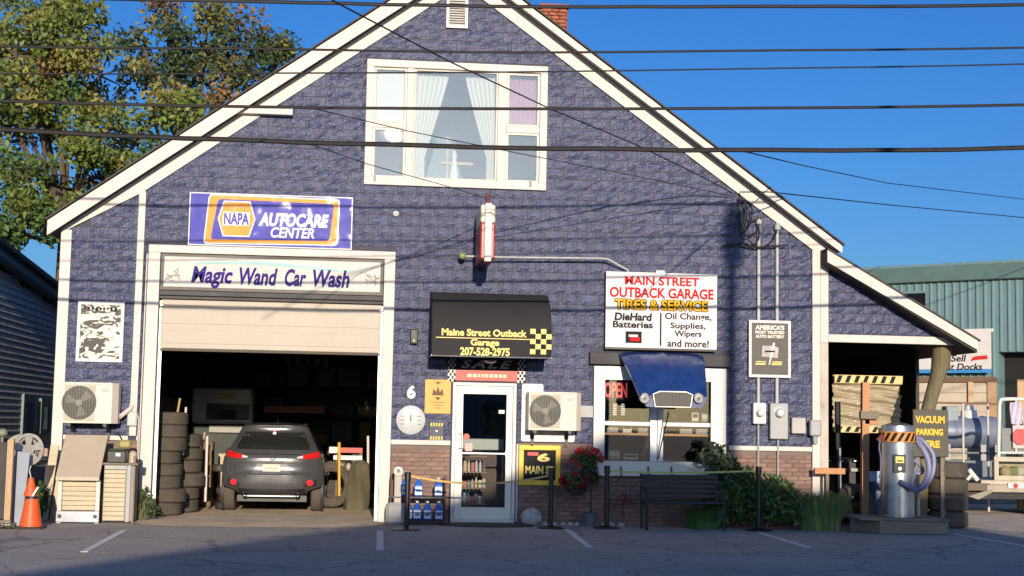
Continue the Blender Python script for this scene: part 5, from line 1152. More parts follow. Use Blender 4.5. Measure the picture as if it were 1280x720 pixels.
# sack, bin and drums on the right of the bay
T=thing('canvas_sack','tall drab canvas sack against the right bay wall','sack',(-2.36,3.0,0)); 
def sack(u_,v_):
    a=2*pi*u_; rr_=(.21*(1-.35*v_**2)+.02*sin(5*a+v_*6))*(1 if v_<.97 else .3); return (-2.40+rr_*cos(a)+.08*v_,2.95+rr_*.7*sin(a),.012+.85*v_)
MB().grid(sack,24,12).build('sack_body',mat('drab_canvas',(.10,.085,.05),.9,var=.3,bump=.5),T,True)
r=rect(412,571,450,580,4.1); T=thing('parts_row','row of small pale parts on a bench behind the standing tyre','parts',((r[0]+r[1])/2,4.3,0)); MB().box(r[0],r[1],4.15,4.6,0.012,.62).build('bench',DARK,T)
for k in range(5): MB().ball((r[0]+.08+k*.13,4.25,.70),(.05,.05,.07)).build('pale_part',mat('pale_part',(.45,.40,.33),.6),T,True)
for k,(px,py) in enumerate(((361,449),(373,449),(385,449),(397,450),(408,451))):
    x,z=P(px,py,7.0); o=MB().lathe([(.001,z-.12),(.05,z-.12),(.05,z+.03),(.02,z+.08),(.001,z+.09)],(x,7.0,0),10).build('hanging_bottle',mat('pale_bottle',(.35,.37,.35),.5),None,True); single(o,'pale bottle high on the back shelf of the bay, %s'%('leftmost','second from left','middle one','second from right','rightmost')[k],'bottle','bottles on the high back shelf')
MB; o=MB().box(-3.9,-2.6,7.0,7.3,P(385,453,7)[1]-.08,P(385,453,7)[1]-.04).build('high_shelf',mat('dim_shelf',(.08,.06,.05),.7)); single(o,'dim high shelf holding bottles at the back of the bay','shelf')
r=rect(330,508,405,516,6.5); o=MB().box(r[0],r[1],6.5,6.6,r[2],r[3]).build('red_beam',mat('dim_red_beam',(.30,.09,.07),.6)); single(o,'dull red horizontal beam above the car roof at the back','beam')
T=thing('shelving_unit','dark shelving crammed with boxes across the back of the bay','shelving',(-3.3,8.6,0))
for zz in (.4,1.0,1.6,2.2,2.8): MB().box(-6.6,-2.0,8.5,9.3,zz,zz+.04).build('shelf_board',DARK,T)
rnd=random.Random(8)
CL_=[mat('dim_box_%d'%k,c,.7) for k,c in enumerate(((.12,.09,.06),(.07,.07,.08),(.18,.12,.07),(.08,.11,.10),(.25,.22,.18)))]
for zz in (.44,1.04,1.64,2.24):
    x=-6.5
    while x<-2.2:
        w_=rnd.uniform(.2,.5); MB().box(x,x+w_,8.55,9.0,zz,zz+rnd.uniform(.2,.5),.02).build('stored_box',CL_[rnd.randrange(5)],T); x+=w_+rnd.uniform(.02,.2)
o=MB().box(-6.5,-5.75,.9,7.5,.012,1.9,.03).build('workbench_cabinet',DARK); single(o,'dark tool cabinet along the left bay wall','cabinet')
# ================================================================ LEFT FORECOURT
PLK=mat('pale_plank',(.55,.47,.32),.7,var=.15,vs=3,stretch=(1,8,14),dirt=.25,dcol=(.35,.25,.15),bump=.2)
CAB=mat('cabinet_beige',(.48,.40,.29),.5,var=.06,vs=3,dirt=.25,dcol=(.3,.22,.15))
x0,x1=-6.60,-6.02; yb,yf=-.62,-1.10
T=thing('slant_top_cabinet','beige slant-topped metal stand with plank front and grey kick plate','cabinet',((x0+x1)/2,yb,0))
zt=P(103,544,yb-.05)[1]; zm=P(96,596,yf-.05)[1]
MB().prismx([(yf-.10,zm),(yb,zt),(yb,zt-.05),(yf-.10,zm-.05)],x0-.02,x1+.0).build('slanted_lid',CAB,T)
MB().prismx([(yf-.06,zm-.055),(yb+.1,zt-.06),(yb+.1,zm-.055)],x0+.02,x1-.02).build('hopper',mat('dark_brown_metal',(.12,.07,.05),.7),T)  # hopper in one even dark brown
MB().box(x0-.0,x0+.055,yf,yf+.05,.0,zm-.05).build('leg',CREAM,T); MB().box(x1-.055,x1,yf,yf+.05,.0,zm-.05).build('leg',CREAM,T); MB().box(x0,x0+.05,yb-.05,yb,0,zm-.05).build('leg',CREAM,T); MB().box(x1-.05,x1,yb-.05,yb,0,zm-.05).build('leg',CREAM,T)
z=.19
while z<zm-.10: MB().box(x0+.06,x1-.06,yf+.01,yf+.035,z,z+.062,.004).build('plank',PLK,T); z+=.067
MB().box(x0+.06,x1-.06,yf+.04,yb-.06,.02,zm-.08).build('inner_box',mat('brown_inside',(.12,.08,.06),.8),T)
MB().box(x0-.01,x1+.01,yf-.03,yf-.001,.02,.18,.008).build('kick_plate',mat('grey_blue_metal',(.36,.38,.42),.35,metal=.4,dirt=.3),T)
for xx in (x0+.02,x1-.07): MB().box(xx,xx+.05,yf-.04,yf-.031,.08,.13).build('clip',BLACK,T)
x0,x1=-6.00,-5.68; yf2,yb2=-.95,-.50; zt2=.86
T=thing('plank_front_cabinet','lower cabinet with plank front beside the slant-topped stand','cabinet',((x0+x1)/2,yb2,0))
MB().box(x0,x1+.10,yf2+.03,yb2,.03,zt2-.03).build('carcass',mat('grey_frame_paint',(.25,.23,.20),.6),T); MB().box(x0-.02,x1+.16,yf2-.02,yb2+.02,zt2-.03,zt2,.006).build('top_board',WOODG,T)
z=.04
while z<.74: MB().box(x0+.01,x1-.01,yf2+.0,yf2+.028,z,z+.062,.004).build('plank',PLK,T); z+=.067
MB().box(x0+.01,x1-.0,yf2,yf2+.028,.755,zt2-.035,.004).build('grey_rail',GREYM,T); MB().box(x1+.005,x1+.06,yf2-.005,yf2+.028,.02,zt2-.03,.004).build('side_post',GREYM,T); MB().box(x1+.08,x1+.115,yf2+.05,yf2+.09,.0,zt2+.1,.004).build('side_post',mat('brown_post',(.25,.15,.10),.7),T)
T=thing('old_battery','black car battery with white cap on the plank cabinet','battery',(-5.85,-.75,zt2)); MB().box(-5.98,-5.72,-.85,-.62,zt2+.002,zt2+.17,.01).build('case',BLKP,T); MB().box(-5.86,-5.79,-.87,-.851,zt2+.09,zt2+.14,.004).build('white_cap',WHITE,T); MB().box(-5.97,-5.73,-.84,-.63,zt2+.171,zt2+.20,.01).build('lid',mat('green_black',(.03,.05,.035),.6),T)
T=thing('small_engine_part','yellowish metal lamp body lying on the battery','part',(-5.75,-.7,zt2+.2)); MB().box(-5.84,-5.66,-.80,-.66,zt2+.203,zt2+.33,.03).build('housing',mat('olive_yellow',(.32,.27,.09),.5),T); MB().tube([(-5.80,-.73,zt2+.33),(-5.86,-.73,zt2+.43),(-5.88,-.73,zt2+.40)],.012,6).build('handle',BLACK,T)
T=thing('gas_bottle','small beige canister at the right end of the plank cabinet','canister',(-5.62,-.75,zt2)); MB().lathe([(.001,zt2+.001),(.06,zt2+.001),(.06,zt2+.14),(.03,zt2+.17),(.001,zt2+.175)],(-5.63,-.75,0),14).build('body',CAB,T,True)
# leaning planks
for k,(xa,xb,lb) in enumerate(((-6.92,-6.80,'pale plank leaning against the left corner post'),(-6.80,-6.72,'narrower plank leaning right of the first at the corner'))):
    b=MB(); b.T=Matrix.Translation(((xa+xb)/2,-.70+k*.06,0))@Matrix.Rotation(radians(-13),4,'X')@Matrix.Rotation(radians(3+k*2),4,'Y'); b.box(-(xb-xa)/2,(xb-xa)/2,-.015,.015,.005,1.12-.1*k,.004); single(b.build('leaning_plank',PLK),lb,'plank')
# cone
gx,gy=G(38,661); hC=P(34,597,gy)[1]
T=thing('traffic_cone','weathered orange traffic cone with a black band at far left','cone',(gx,gy,0)); OR=mat('cone_orange',(.80,.10,.015),.5,var=.12,vs=6,dirt=.3,dcol=(.25,.12,.06))
b=MB(); b.T=Matrix.Translation((gx,gy,0)); b.box(-.18,.18,-.18,.18,.003,.035,.01); b.build('base',mat('cone_base_black',(.03,.028,.025),.7),T)
MB().lathe([(.150,.036),(.145,.06),(.085,.40),(.082,.40)],(gx,gy,0),28).build('cone_shell',OR,T,True); MB().lathe([(.088,.40),(.088,.435),(.074,.435)],(gx,gy,0),28).build('black_band',BLKP,T,True)
MB().lathe([(.092,.438),(.035,hC-.02),(.030,hC),(.001,hC)],(gx-.02,gy,0),28).build('cone_tip',OR,T,True)
T['label']='weathered orange traffic cone with a black band at far left'
MB().tube([(gx-.02,gy,hC-.02),(gx-.05,gy,hC+.10),(gx-.03,gy,hC+.16)],.006,6).build('loop',WHITE,T)
b=MB(); a=Vector((gx+.03,gy-.11,.44)); b.T=Matrix.Translation(a)@Matrix.Rotation(.5,4,'Y'); b.box(-.012,.012,-.006,.006,0,.14); b.build('white_tag',WHITE,T)
# hose reel on a bracket
cx,cz=P(35,562,-.75); T=thing('hose_reel','white metal hose reel with holes mounted left of the corner post','hose reel',(cx,-.4,cz)); RW=mat('reel_grey_white',(.50,.47,.42),.4,metal=.2,dirt=.4)
R0=.235
b=MB(); b.T=Matrix.Translation((cx,-.75,cz))@Matrix.Rotation(radians(38),4,'Z')
def reel(u_,v_,y_):
    return None
n=30
ringpts=[(R0*cos(2*pi*k/n),R0*sin(2*pi*k/n)) for k in range(n)]; inn=[(.82*x,.82*z) for x,z in ringpts]; ring(b,ringpts,inn,-.012,.012)
hub=[(.085*cos(2*pi*k/n),.085*sin(2*pi*k/n)) for k in range(n)]; b.prism(hub,-.02,.02)
for k in range(5):
    a=2*pi*k/5+.3; b.prism([(.07*cos(a-.5),.07*sin(a-.5)),(.2*cos(a-.32),.2*sin(a-.32)),(.2*cos(a+.32),.2*sin(a+.32)),(.07*cos(a+.5),.07*sin(a+.5))],-.008,.008)
b.build('reel_disc',RW,T); 
b=MB(); b.T=Matrix.Translation((cx,-.75,cz))@Matrix.Rotation(radians(38),4,'Z')
for k in range(5): b.lathe([(.15,.03+k*.045),(.185,.045+k*.045),(.185,.06+k*.045),(.15,.07+k*.045)],(0,0,0),28,'y')
b.build('hose_coils',mat('hose_cream',(.45,.42,.36),.5),T,True)
b=MB(); b.T=Matrix.Translation((cx,-.75,cz))@Matrix.Rotation(radians(38),4,'Z'); b.lathe([(.001,.26),(.20,.26),(.215,.27),(.20,.28),(.001,.28)],(0,0,0),28,'y'); b.lathe([(.14,.0),(.14,.26)],(0,0,0),20,'y'); b.build('drum',RW,T,True)
MB().box(cx+.1,-6.88,-.56,-.50,cz-.10,cz+.02,.01).build('bracket_arm',mat('rusty_cream',(.40,.28,.2),.7),T)
# bin behind cone
c0=P(52,578,-.55); T=thing('rubbish_bin','dark grey plastic bin behind the traffic cone','bin',(c0[0],-.5,0)); MB().lathe([(.001,.02),(.15,.02),(.19,.78),(.20,.80),(.17,.80),(.001,.70)],(c0[0]+.02,-.45,0),20).build('bin_body',mat('bin_grey',(.07,.075,.08),.6),T,True)
# timber frame and board at the far left edge
T=thing('timber_stand','tan timber stand with dark infill at the left edge of the lot','frame',(-7.2,-1.9,0)); 
for px,lean in ((8,0),):
    pass
x0,_=P(-2,600,-2.0); x1,_=P(19,600,-2.0); zt=P(8,548,-2.)[1]
MB().box(x1-.10,x1-.03,-2.06,-1.98,.10,zt,.006).build('post',WOODT,T); MB().box(x0-.35,x0-.28,-2.06,-1.98,.0,zt,.006).build('post',WOODT,T); MB().box(x1-.14,x1-.095,-1.95,-1.9,.10,zt-.02,.006).build('post',CAB,T); MB().box(x0-.35,x1-.02,-2.06,-1.98,.06,.10,.004).build('bottom_rail',WOODG,T); MB().box(x0-.28,x1-.14,-1.97,-1.94,.11,zt-.05).build('dark_panel',DARK,T); MB().box(x0-.40,x1-.0,-2.1,-1.6,.005,.055,.004).build('plinth',mat('pale_plinth',(.42,.38,.32),.7),T)
c=P(3,541,-1.9); o=MB().ball((c[0],-1.9,c[1]),(.07,.07,.06)).tube([(c[0],-1.9,c[1]-.05),(c[0],-1.9,.9)],.02,8).build('post_lamp',mat('murky_globe',(.22,.24,.17),.5),None,True); single(o,'murky round globe above the timber frame','lamp')
a=P(20,562,-1.7); b=MB(); b.T=Matrix.Translation((-7.03,-1.78,0))@Matrix.Rotation(radians(4),4,'Y'); b.box(-.10,.10,-.012,.012,.01,1.02,.004); single(b.build('leaning_board',mat('blue_grey_board',(.28,.32,.38),.6)),'blue grey board leaning right of the timber frame','board')
# ================================================================ PLANTS
def plant(name,label,cat,base,shape,n,ls,cols,seed,stems=8,group=None,stemh=None):
    rnd=random.Random(seed); T=thing(name,label,cat,base,0,group); b=MB(); sb=MB()
    for i in range(n):
        p=shape(rnd); col=[c*rnd.uniform(.6,1.4) for c in cols[rnd.randrange(len(cols))]]; leaf(b,p,ls*rnd.uniform(.6,1.3),col,rnd)
    for i in range(stems):
        p=Vector(shape(rnd)); q=Vector(base)+Vector((rnd.uniform(-.08,.08),rnd.uniform(-.05,.05),0)); sb.tube([q,(q+p)/2+Vector((rnd.uniform(-.05,.05),0,.05)),p],.008,5,.003)
    sb.build('stems',BARK,T); b.build('foliage',LEAF,T); return T
def blobs(bl):
    w_=[r[0]*r[1]*r[2] for c,r in bl]
    def f(rnd):
        c,r=rnd.choices(bl,w_)[0]; d=Vector((rnd.gauss(0,1),rnd.gauss(0,1),rnd.gauss(0,1))).normalized()*(rnd.random()**.33)*rnd.uniform(.8,1.12)
        return (c[0]+d.x*r[0],c[1]+d.y*r[1],max(.01,c[2]+d.z*r[2]))
    return f
GR_=[(.075,.16,.045),(.11,.20,.055),(.05,.12,.035),(.15,.20,.07)]; GB_=[(.06,.12,.025),(.05,.10,.02),(.09,.14,.04)]
plant('evergreen_shrub','large dark green shrub spreading in front of the right brick base','shrub',(3.75,-.55,0),blobs([((3.45,-.55,.45),(.42,.35,.38)),((3.9,-.6,.48),(.42,.35,.36)),((4.2,-.6,.32),(.38,.35,.28)),((3.5,-.5,.78),(.22,.25,.20)),((3.1,-.5,.35),(.30,.3,.3)),((4.5,-.6,.28),(.30,.3,.25))]),5200,.045,GR_,21,30)
plant('leafy_sapling','upright leafy sapling rising over the lower right corner of the shop window','shrub',(3.15,-.35,0),blobs([((3.15,-.4,1.0),(.22,.18,.26)),((3.0,-.4,1.22),(.12,.12,.12)),((3.32,-.4,.95),(.14,.14,.2)),((2.88,-.4,1.05),(.12,.12,.1))]),620,.05,[(.035,.06,.03),(.05,.08,.045)],22,14)
def grass(name,label,base,rx,n,h,cols,seed,ry=.2,w=.008,kind=None):
    rnd=random.Random(seed); b=MB(); 
    for i in range(n):
        a=rnd.uniform(0,6.28); q=sqrt(rnd.random()); x=base[0]+cos(a)*q*rx*.6; y=base[1]+sin(a)*q*ry; hh=h*rnd.uniform(.5,1.1); lx=(x-base[0])*rnd.uniform(.3,1.2)+rnd.uniform(-.08,.08); ly=rnd.uniform(-.12,.08); col=[c*rnd.uniform(.6,1.4) for c in cols[rnd.randrange(len(cols))]]
        o=len(b.v); 
        for k in range(4):
            t=k/3; ww=w*(1-t*.85); px_,py_,pz=x+lx*t*t,y+ly*t*t,.004+hh*(t-.25*t*t*t)
            b.v.extend([(px_-ww,py_,pz),(px_+ww,py_,pz)]); b.c.extend([col,col])
        for k in range(3): b.f.append((o+2*k,o+2*k+1,o+2*k+3,o+2*k+2))
    T=thing(name,label,'plant',(base[0],base[1],0)); b.build('blades',LEAF,T); return T
grass('ornamental_grass','arching clump of green ornamental grass at the right corner post',(4.62,-.75),.50,1500,.72,[(.09,.19,.045),(.12,.22,.055),(.19,.21,.08)],31,.22)
grass('ornamental_grass','bright green grass tuft under the right end of the bench',(2.83,-.75),.36,700,.42,[(.05,.14,.02),(.07,.16,.03)],32,.18)
grass('weed_tuft','weeds growing at the foot of the left bay post',(-5.60,-.30),.24,220,.45,[(.07,.09,.03),(.10,.11,.04)],33,.12)
plant('weed','tall leafy weed at the foot of the left bay post','plant',(-5.52,-.25,0),blobs([((-5.5,-.25,.28),(.12,.1,.22)),((-5.42,-.25,.16),(.16,.1,.12)),((-5.62,-.25,.1),(.15,.1,.08))]),300,.04,GB_,34,6)
plant('weed','green climbing weed between the cone and the leaning planks','plant',(-6.85,-1.0,0),blobs([((-6.86,-1.0,.3),(.12,.1,.28)),((-6.95,-1.0,.5),(.09,.1,.12))]),500,.04,GB_,35,6)
plant('weed','scrubby weeds under the timber frame at the left edge','plant',(-7.0,-2.3,0),blobs([((-7.05,-2.3,.03),(.25,.12,.04))]),160,.025,[(.10,.09,.04),(.06,.08,.03)],36,0)
# flower baskets
def flowers(label,c,r,cols,n,seed,gcols=GR_):
    rnd=random.Random(seed); T=thing('flower_basket',label,'flowers',(c[0],c[1],c[2]-r[2])); b=MB(); f=blobs([(c,(r[0]*1.1,r[1],r[2]*.9)),((c[0],c[1],c[2]-r[2]*.9),(r[0]*.7,r[1]*.8,r[2]*.7))])
    for i in range(n): leaf(b,f(rnd),.035,[q*rnd.uniform(.6,1.3) for q in gcols[rnd.randrange(len(gcols))]],rnd)
    b.build('foliage',LEAF,T)
    for i in range(26):
        d=Vector((rnd.gauss(0,1),-abs(rnd.gauss(0,.7)),rnd.gauss(.35,.8))).normalized(); p=Vector(c)+Vector((d.x*r[0]*1.1,d.y*r[1]*1.1,d.z*r[2]*1.05)); q=MB()
        for k in range(16):
            e=Vector((rnd.gauss(0,1),rnd.gauss(0,1),rnd.gauss(0,1))).normalized()*.03; leaf(q,p+e,.022,[z_*rnd.uniform(.7,1.25) for z_ in cols],rnd)
        q.build('bloom',LEAF,T)
    return T
c=P(734,573,-.45); F1=flowers('upper basket of bright red geraniums beside the shop window',(c[0],-.45,c[1]),(.21,.16,.15),(.75,.03,.04),500,41)
c=P(717,602,-.5); F2=flowers('lower basket of magenta red flowers hanging under the geraniums',(c[0],-.5,c[1]),(.19,.15,.11),(.40,.015,.05),500,42)
x,z=P(733,585,-.45)
MB().lathe([(.001,z-.16),(.07,z-.15),(.11,z-.01),(.001,z)],(x,-.45,0),14).build('pot',mat('dark_pot',(.03,.028,.025),.7),F1,True)
x2,z2=P(718,612,-.5); MB().lathe([(.001,z2-.10),(.07,z2-.09),(.11,z2+.02),(.001,z2+.03)],(x2,-.5,0),14).build('pot',MATS['dark_pot'],F2,True)
T=thing('plant_stand','thin black plant stand carrying the flower baskets','stand',(x+.06,-.4,0)); MB().tube([(x+.08,-.42,0),(x+.08,-.42,z-.15),(x,-.45,z-.16)],.012,6).tube([(x+.08,-.42,z2),(x2,-.5,z2-.10)],.008,6).build('pole',BLACK,T,True); MB().tube([(x-.12,-.42,.005),(x+.26,-.42,.005)],.01,6).build('foot',BLACK,T)
plant('trailing_plant','drooping green plant under the red geraniums','plant',(x+.05,-.4,z-.2),blobs([((x+.10,-.42,z-.12),(.15,.1,.14)),((x-.02,-.42,z-.25),(.10,.1,.12))]),350,.035,[(.05,.08,.03),(.09,.10,.05)],43,0)
# white boulder and stones
def rock(name,label,c,r,seed,m,grp=None):
    rnd=random.Random(seed); b=MB(); b.ball((0,0,0),1,14,9); b.v=[(c[0]+v[0]*r[0]*rnd.uniform(.82,1.1),c[1]+v[1]*r[1]*rnd.uniform(.82,1.1),max(0.004,c[2]+v[2]*r[2]*rnd.uniform(.82,1.1))) for v in b.v]
    return single(b.build(name,m,None,True,30),label,'stone',grp)
STN=mat('white_stone',(.48,.47,.44),.8,var=.2,vs=9,bump=.5)
x,_=P(664,645,-.35); rock('boulder','white rounded boulder at the foot of the wall below the 6 MAIN ST sign',(x,-.35,.12),(.17,.13,.14),51,STN)
rnd=random.Random(6); x=.32; 
while x<1.65: rock('edging_stone','small white edging stone along the brick base',(x,-.30,.02),(.05,.05,.035),int(x*100),STN,'white stones edging the brick base'); x+=rnd.uniform(.10,.16)
# ================================================================ FORECOURT FURNITURE
def stanchion(label,px,py,pyt):
    gx,gy=G(px,py); h=P(px,pyt,gy)[1]; T=thing('barrier_post',label,'barrier post',(gx,gy,0),0,'black barrier posts in front of the shop')
    MB().lathe([(.001,.006),(.20,.006),(.20,.020),(.06,.045),(.04,.06)],(gx,gy,0),28).build('base',BLACK,T,True); MB().lathe([(.036,.05),(.036,h-.12),(.046,h-.118),(.046,h-.01),(.035,h),(.001,h)],(gx,gy,0),18).build('post',BLACK,T,True); return gx,gy,h
s1=stanchion('barrier post beside the water jug rack',508,663,590); s2=stanchion('barrier post in front of the 6 MAIN ST sign',688,661,585); s3=stanchion('barrier post left of the bench',758,661,582); s4=stanchion('barrier post in front of the dark shrub',948,664,583)
def tape(a,c,sag,label,m):
    b=MB(); 
    def f(u_,v_): x=a[0]+(c[0]-a[0])*u_; y=a[1]+(c[1]-a[1])*u_; z=a[2]+(c[2]-a[2])*u_-sag*4*u_*(1-u_); return (x,y,z+.0+(v_-.5)*.028)
    b.grid(f,30,1); b.grid(lambda u_,v_:(lambda p_:(p_[0],p_[1]+.003,p_[2]))(f(u_,v_)),30,1); o=b.build('barrier_tape',m,None,True); return single(o,label,'tape')
YT=mat('yellow_tape',(.62,.40,.12),.5,var=.1)
tape((s1[0]+.03,s1[1],s1[2]-.05),(s2[0],s2[1],s2[2]-.10),.12,'sagging yellow tape across the shop door',YT); tape((s3[0],s3[1],s3[2]-.08),(s4[0],s4[1],s4[2]-.06),.03,'taut yellow green tape in front of the bench',mat('green_tape',(.45,.48,.12),.5))
# air hose post
x0,x1=-1.93,-1.68; T=thing('air_hose_post','grey air hose post on a rounded concrete block at the bay corner','post',(-1.8,-.5,0)); CON=mat('concrete_block',(.34,.34,.33),.85,var=.15,bump=.3,dirt=.3)
MB().box(x0-.02,x1+.02,-.68,-.35,.0,.33,.05).build('concrete_block',CON,T); MB().box(-1.83,-1.72,-.56,-.45,.32,.74,.01).build('post',mat('post_grey_beige',(.42,.40,.34),.6),T); MB().lathe([(.001,-.60),(.07,-.595),(.075,-.57),(.075,-.47),(.001,-.46)],(-1.775,0,.79),20,'y').build('gauge',mat('gauge_beige',(.5,.48,.40),.4),T,True); MB().disc((-1.775,0,.80),.03,-.607,-.60,12).build('gauge_mark',mat('grey_mark',(.15,.15,.15),.5),T)
# jug rack
rx0,rx1=-1.60,-1.07; T=thing('jug_rack','rusty wire rack holding blue and white jugs left of the door','rack',(-1.35,-.4,0)); RST=mat('rusty_rack',(.10,.035,.025),.7)
for x in (rx0-.28,rx0,rx1): 
    for y_ in (-.25,-.55): MB().box(x-.012,x+.012,y_-.012,y_+.012,.0,.72).build('upright',RST,T)
for zz in (.05,.40): MB().box(rx0-.30,rx1+.01,-.56,-.24,zz,zz+.015).build('rack_shelf',BLACK,T)
MB().box(rx0,rx1,-.57,-.555,.18,.19).build('front_wire',BLACK,T)
JB=mat('jug_blue',(.03,.13,.50),.3,coat=.3); JW=mat('jug_white',(.60,.64,.72),.4)
def jug(x,y,z,label):
    J=thing('washer_fluid_jug',label,'jug',(x,y,z),0,'blue and white jugs on the rack'); b=MB(); b.box(x-.062,x+.062,y-.07,y+.07,z+.002,z+.19,.02); b.lathe([(.058,z+.185),(.035,z+.235),(.022,z+.245),(.022,z+.265)],(x,y,0),12); b.build('jug_body',JB,J,True); MB().box(x-.052,x+.052,y-.074,y-.0705,z+.03,z+.15).build('label_sheet',JW,J); MB().box(x-.035,x+.035,y-.078,y-.0745,z+.07,z+.11).build('label_print',JB,J); MB().lathe([(.025,z+.262),(.025,z+.285),(.001,z+.285)],(x,y,0),12).build('cap',WHITE,J,True)
for k,px in enumerate((510.5,521.5,534.5,548.7)): x,_=P(px,630,-.45); jug(x,-.45,.066,'%s jug on the lower shelf of the rack'%('leftmost','second','third','rightmost')[k])
for k,px in enumerate((506,523,548)): x,_=P(px,610,-.45); jug(x,-.45,.416,'%s jug on the upper shelf of the rack'%('leftmost','middle','right')[k])
# door mat
b=MB(); n=40; b.prismz([(-.45+.72*cos(2*pi*k/n),-.55+.42*sin(2*pi*k/n)) for k in range(n)],.007,.022); single(b.build('door_mat',mat('dark_mat',(.025,.027,.027),.9,bump=.4)),'dark rounded rubber mat on the ground at the shop door','mat')
# bench
T=thing('park_bench','dark slatted bench under the shop window behind the tape','bench',(2.43,-.95,0)); BD=mat('bench_dark',(.022,.024,.028),.55,var=.2)
for x in (1.86,3.02):
    MB().tube([(x,-1.20,0),(x,-1.20,.62),(x,-.85,.63)],.022,8).tube([(x,-.82,0),(x,-.76,.82)],.022,8).tube([(x,-1.2,.38),(x,-.80,.38)],.018,8).build('side_frame',BLACK,T,True)
for k in range(5): MB().box(1.84,3.04,-1.22+k*.085,-1.155+k*.085,.40,.425,.006).build('seat_slat',BD,T)
for k in range(5): MB().box(1.84,3.04,-.80+k*.010-.02,-.775+k*.010-.02,.47+k*.07,.53+k*.07,.006).build('back_slat',BD,T)
c=P(778,626,-.15); o=MB()
rnd=random.Random(77); b=MB()
for k in range(60): leaf(b,(c[0]+rnd.gauss(0,.12),-.2+rnd.uniform(-.05,.05),c[1]+rnd.gauss(0,.05)),.03,(.28,.04,.03),rnd)
T=thing('red_plant','small dim red leaved plant left of the bench','plant',(c[0],-.2,0)); b.build('foliage',LEAF,T); MB().tube([(c[0],-.2,0),(c[0],-.2,c[1])],.008,5).build('stem',BARK,T)
c=P(738,632,-.4); o=MB().lathe([(.001,.004),(.09,.004),(.11,.20),(.12,.21),(.001,.19)],(c[0],-.4,0),16).build('bucket',mat('grey_bucket',(.12,.13,.14),.5),None,True); single(o,'small grey bucket below the flower baskets','bucket')
# ================================================================ RIGHT YARD
# deck
r0=P(1068,666,-1.25); DKX0,DKX1=5.02,6.40; dz=.24
T=thing('wooden_platform','low grey timber platform under the vacuum cylinder','platform',(5.7,-1.0,0))
for k in range(6): MB().box(DKX0+.0,DKX1,-1.42+k*.165,-1.265+k*.165,dz-.04,dz,.006).build('deck_board',WOODG,T)
MB().box(DKX0+.30,DKX1-.02,-1.40,-1.36,.012,dz-.045,.006).build('front_board',WOODG,T); MB().prismz([(DKX0,-.95),(DKX0+.30,-1.40),(DKX0+.30,-1.36),(DKX0+.04,-.95)],.012,dz-.045).build('side_board',WOODG,T); MB().box(DKX1-.04,DKX1-.0,-1.355,-.5,.012,dz-.045,.006).build('side_board',WOODG,T)
# vacuum
cx=(P(1102,590,-1.0)[0]+P(1142,590,-1.0)[0])/2; R=(P(1142,590,-1.0)[0]-P(1102,590,-1.0)[0])/2; zt=P(1122,553,-1.0)[1]; zd=P(1122,534,-1.0)[1]
V=thing('vacuum_machine','silver coin vacuum cylinder with hazard striped collar and blue hose','vacuum',(cx,-1.0,dz))
MB().lathe([(.001,dz+.002),(R,dz+.002),(R,dz+.02),(R*.985,dz+.025),(R*.985,zt)],(cx,-1.0,0),36).build('cylinder',mat('stainless_drum',(.55,.55,.54),.32,metal=.85,var=.15,vs=5,dirt=.35,dcol=(.25,.24,.22),bump=.05),V,True)
COLR=MB().lathe([(R*1.02,zt+.001),(R*1.07,zt+.01),(R*1.07,zt+.155),(R*1.02,zt+.165)],(cx,-1.0,0),36).build('collar',mat('collar_orange',(.62,.26,.05),.5,var=.15),V,True)
for k in range(16):
    a=2*pi*k/16; q=MB(); 
    def f(u_,v_): aa=a+u_*.2+v_*.28; return (cx+R*1.085*cos(aa),-1.0+R*1.085*sin(aa),zt+.02+.125*v_)
    q.grid(f,2,3); q.build('hazard_stripe',INK,COLR)
MB().lathe([(R*1.0,zt+.166),(R*.95,zt+.25),(R*.5,zt+.29),(.001,zt+.30)],(cx,-1.0,0),30).build('dome_lid',STEEL,V,True)
pl=rect(1119,569,1131,590,-1.0-R-.02); NPp=MB().box(pl[0]-.02,pl[1]+.02,-1.0-R-.012,-1.0-R+.02,pl[2]-.01,pl[3]+.01,.006).build('black_plate',BLKP,V)
MB().box(pl[0]+.01,pl[1]-.01,-1.0-R-.016,-1.0-R-.0125,(pl[2]+pl[3])/2+.01,pl[3]-.02).build('plate_print',YELT,NPp); MB().disc(((pl[0]+pl[1])/2,0,pl[2]+.05),.03,-1.0-R-.018,-1.0-R-.0125,14).build('coin_slot',WHITE,NPp); MB().box(pl[0]+.03,pl[1]-.03,-1.0-R-.019,-1.0-R-.0165,(pl[2]+pl[3])/2+.03,(pl[2]+pl[3])/2+.05).build('print_mark',INK,NPp)
HOSE=mat('blue_grey_hose',(.22,.23,.36),.45,var=.15)
def crv(pts,n=8):
    pts=[Vector(p) for p in pts]; out=[]
    for i in range(len(pts)-1):
        p0=pts[max(i-1,0)];p1=pts[i];p2=pts[i+1];p3=pts[min(i+2,len(pts)-1)]
        for k in range(n): t=k/n; out.append(.5*((2*p1)+(-p0+p2)*t+(2*p0-5*p1+4*p2-p3)*t*t+(-p0+3*p1-3*p2+p3)*t**3))
    out.append(pts[-1]); return out
def hp2(px,py,y): x,z=P(px,py,y); return (x,y,z)
hose=[(1143,549,-1.0),(1150,556,-1.12),(1159,572,-1.2),(1161,590,-1.25),(1155,605,-1.3),(1145,612,-1.3),(1135,608,-1.3),(1124,602,-1.28)]
def ribtube(b,pts,r):
    pts=crv(pts,26); rr=[r*(1+.10*(k%2)) for k in range(len(pts))]; b.tube(pts,rr,10)
b=MB(); ribtube(b,[hp2(*q) for q in hose],.040); b.build('hose',HOSE,V,True,60)
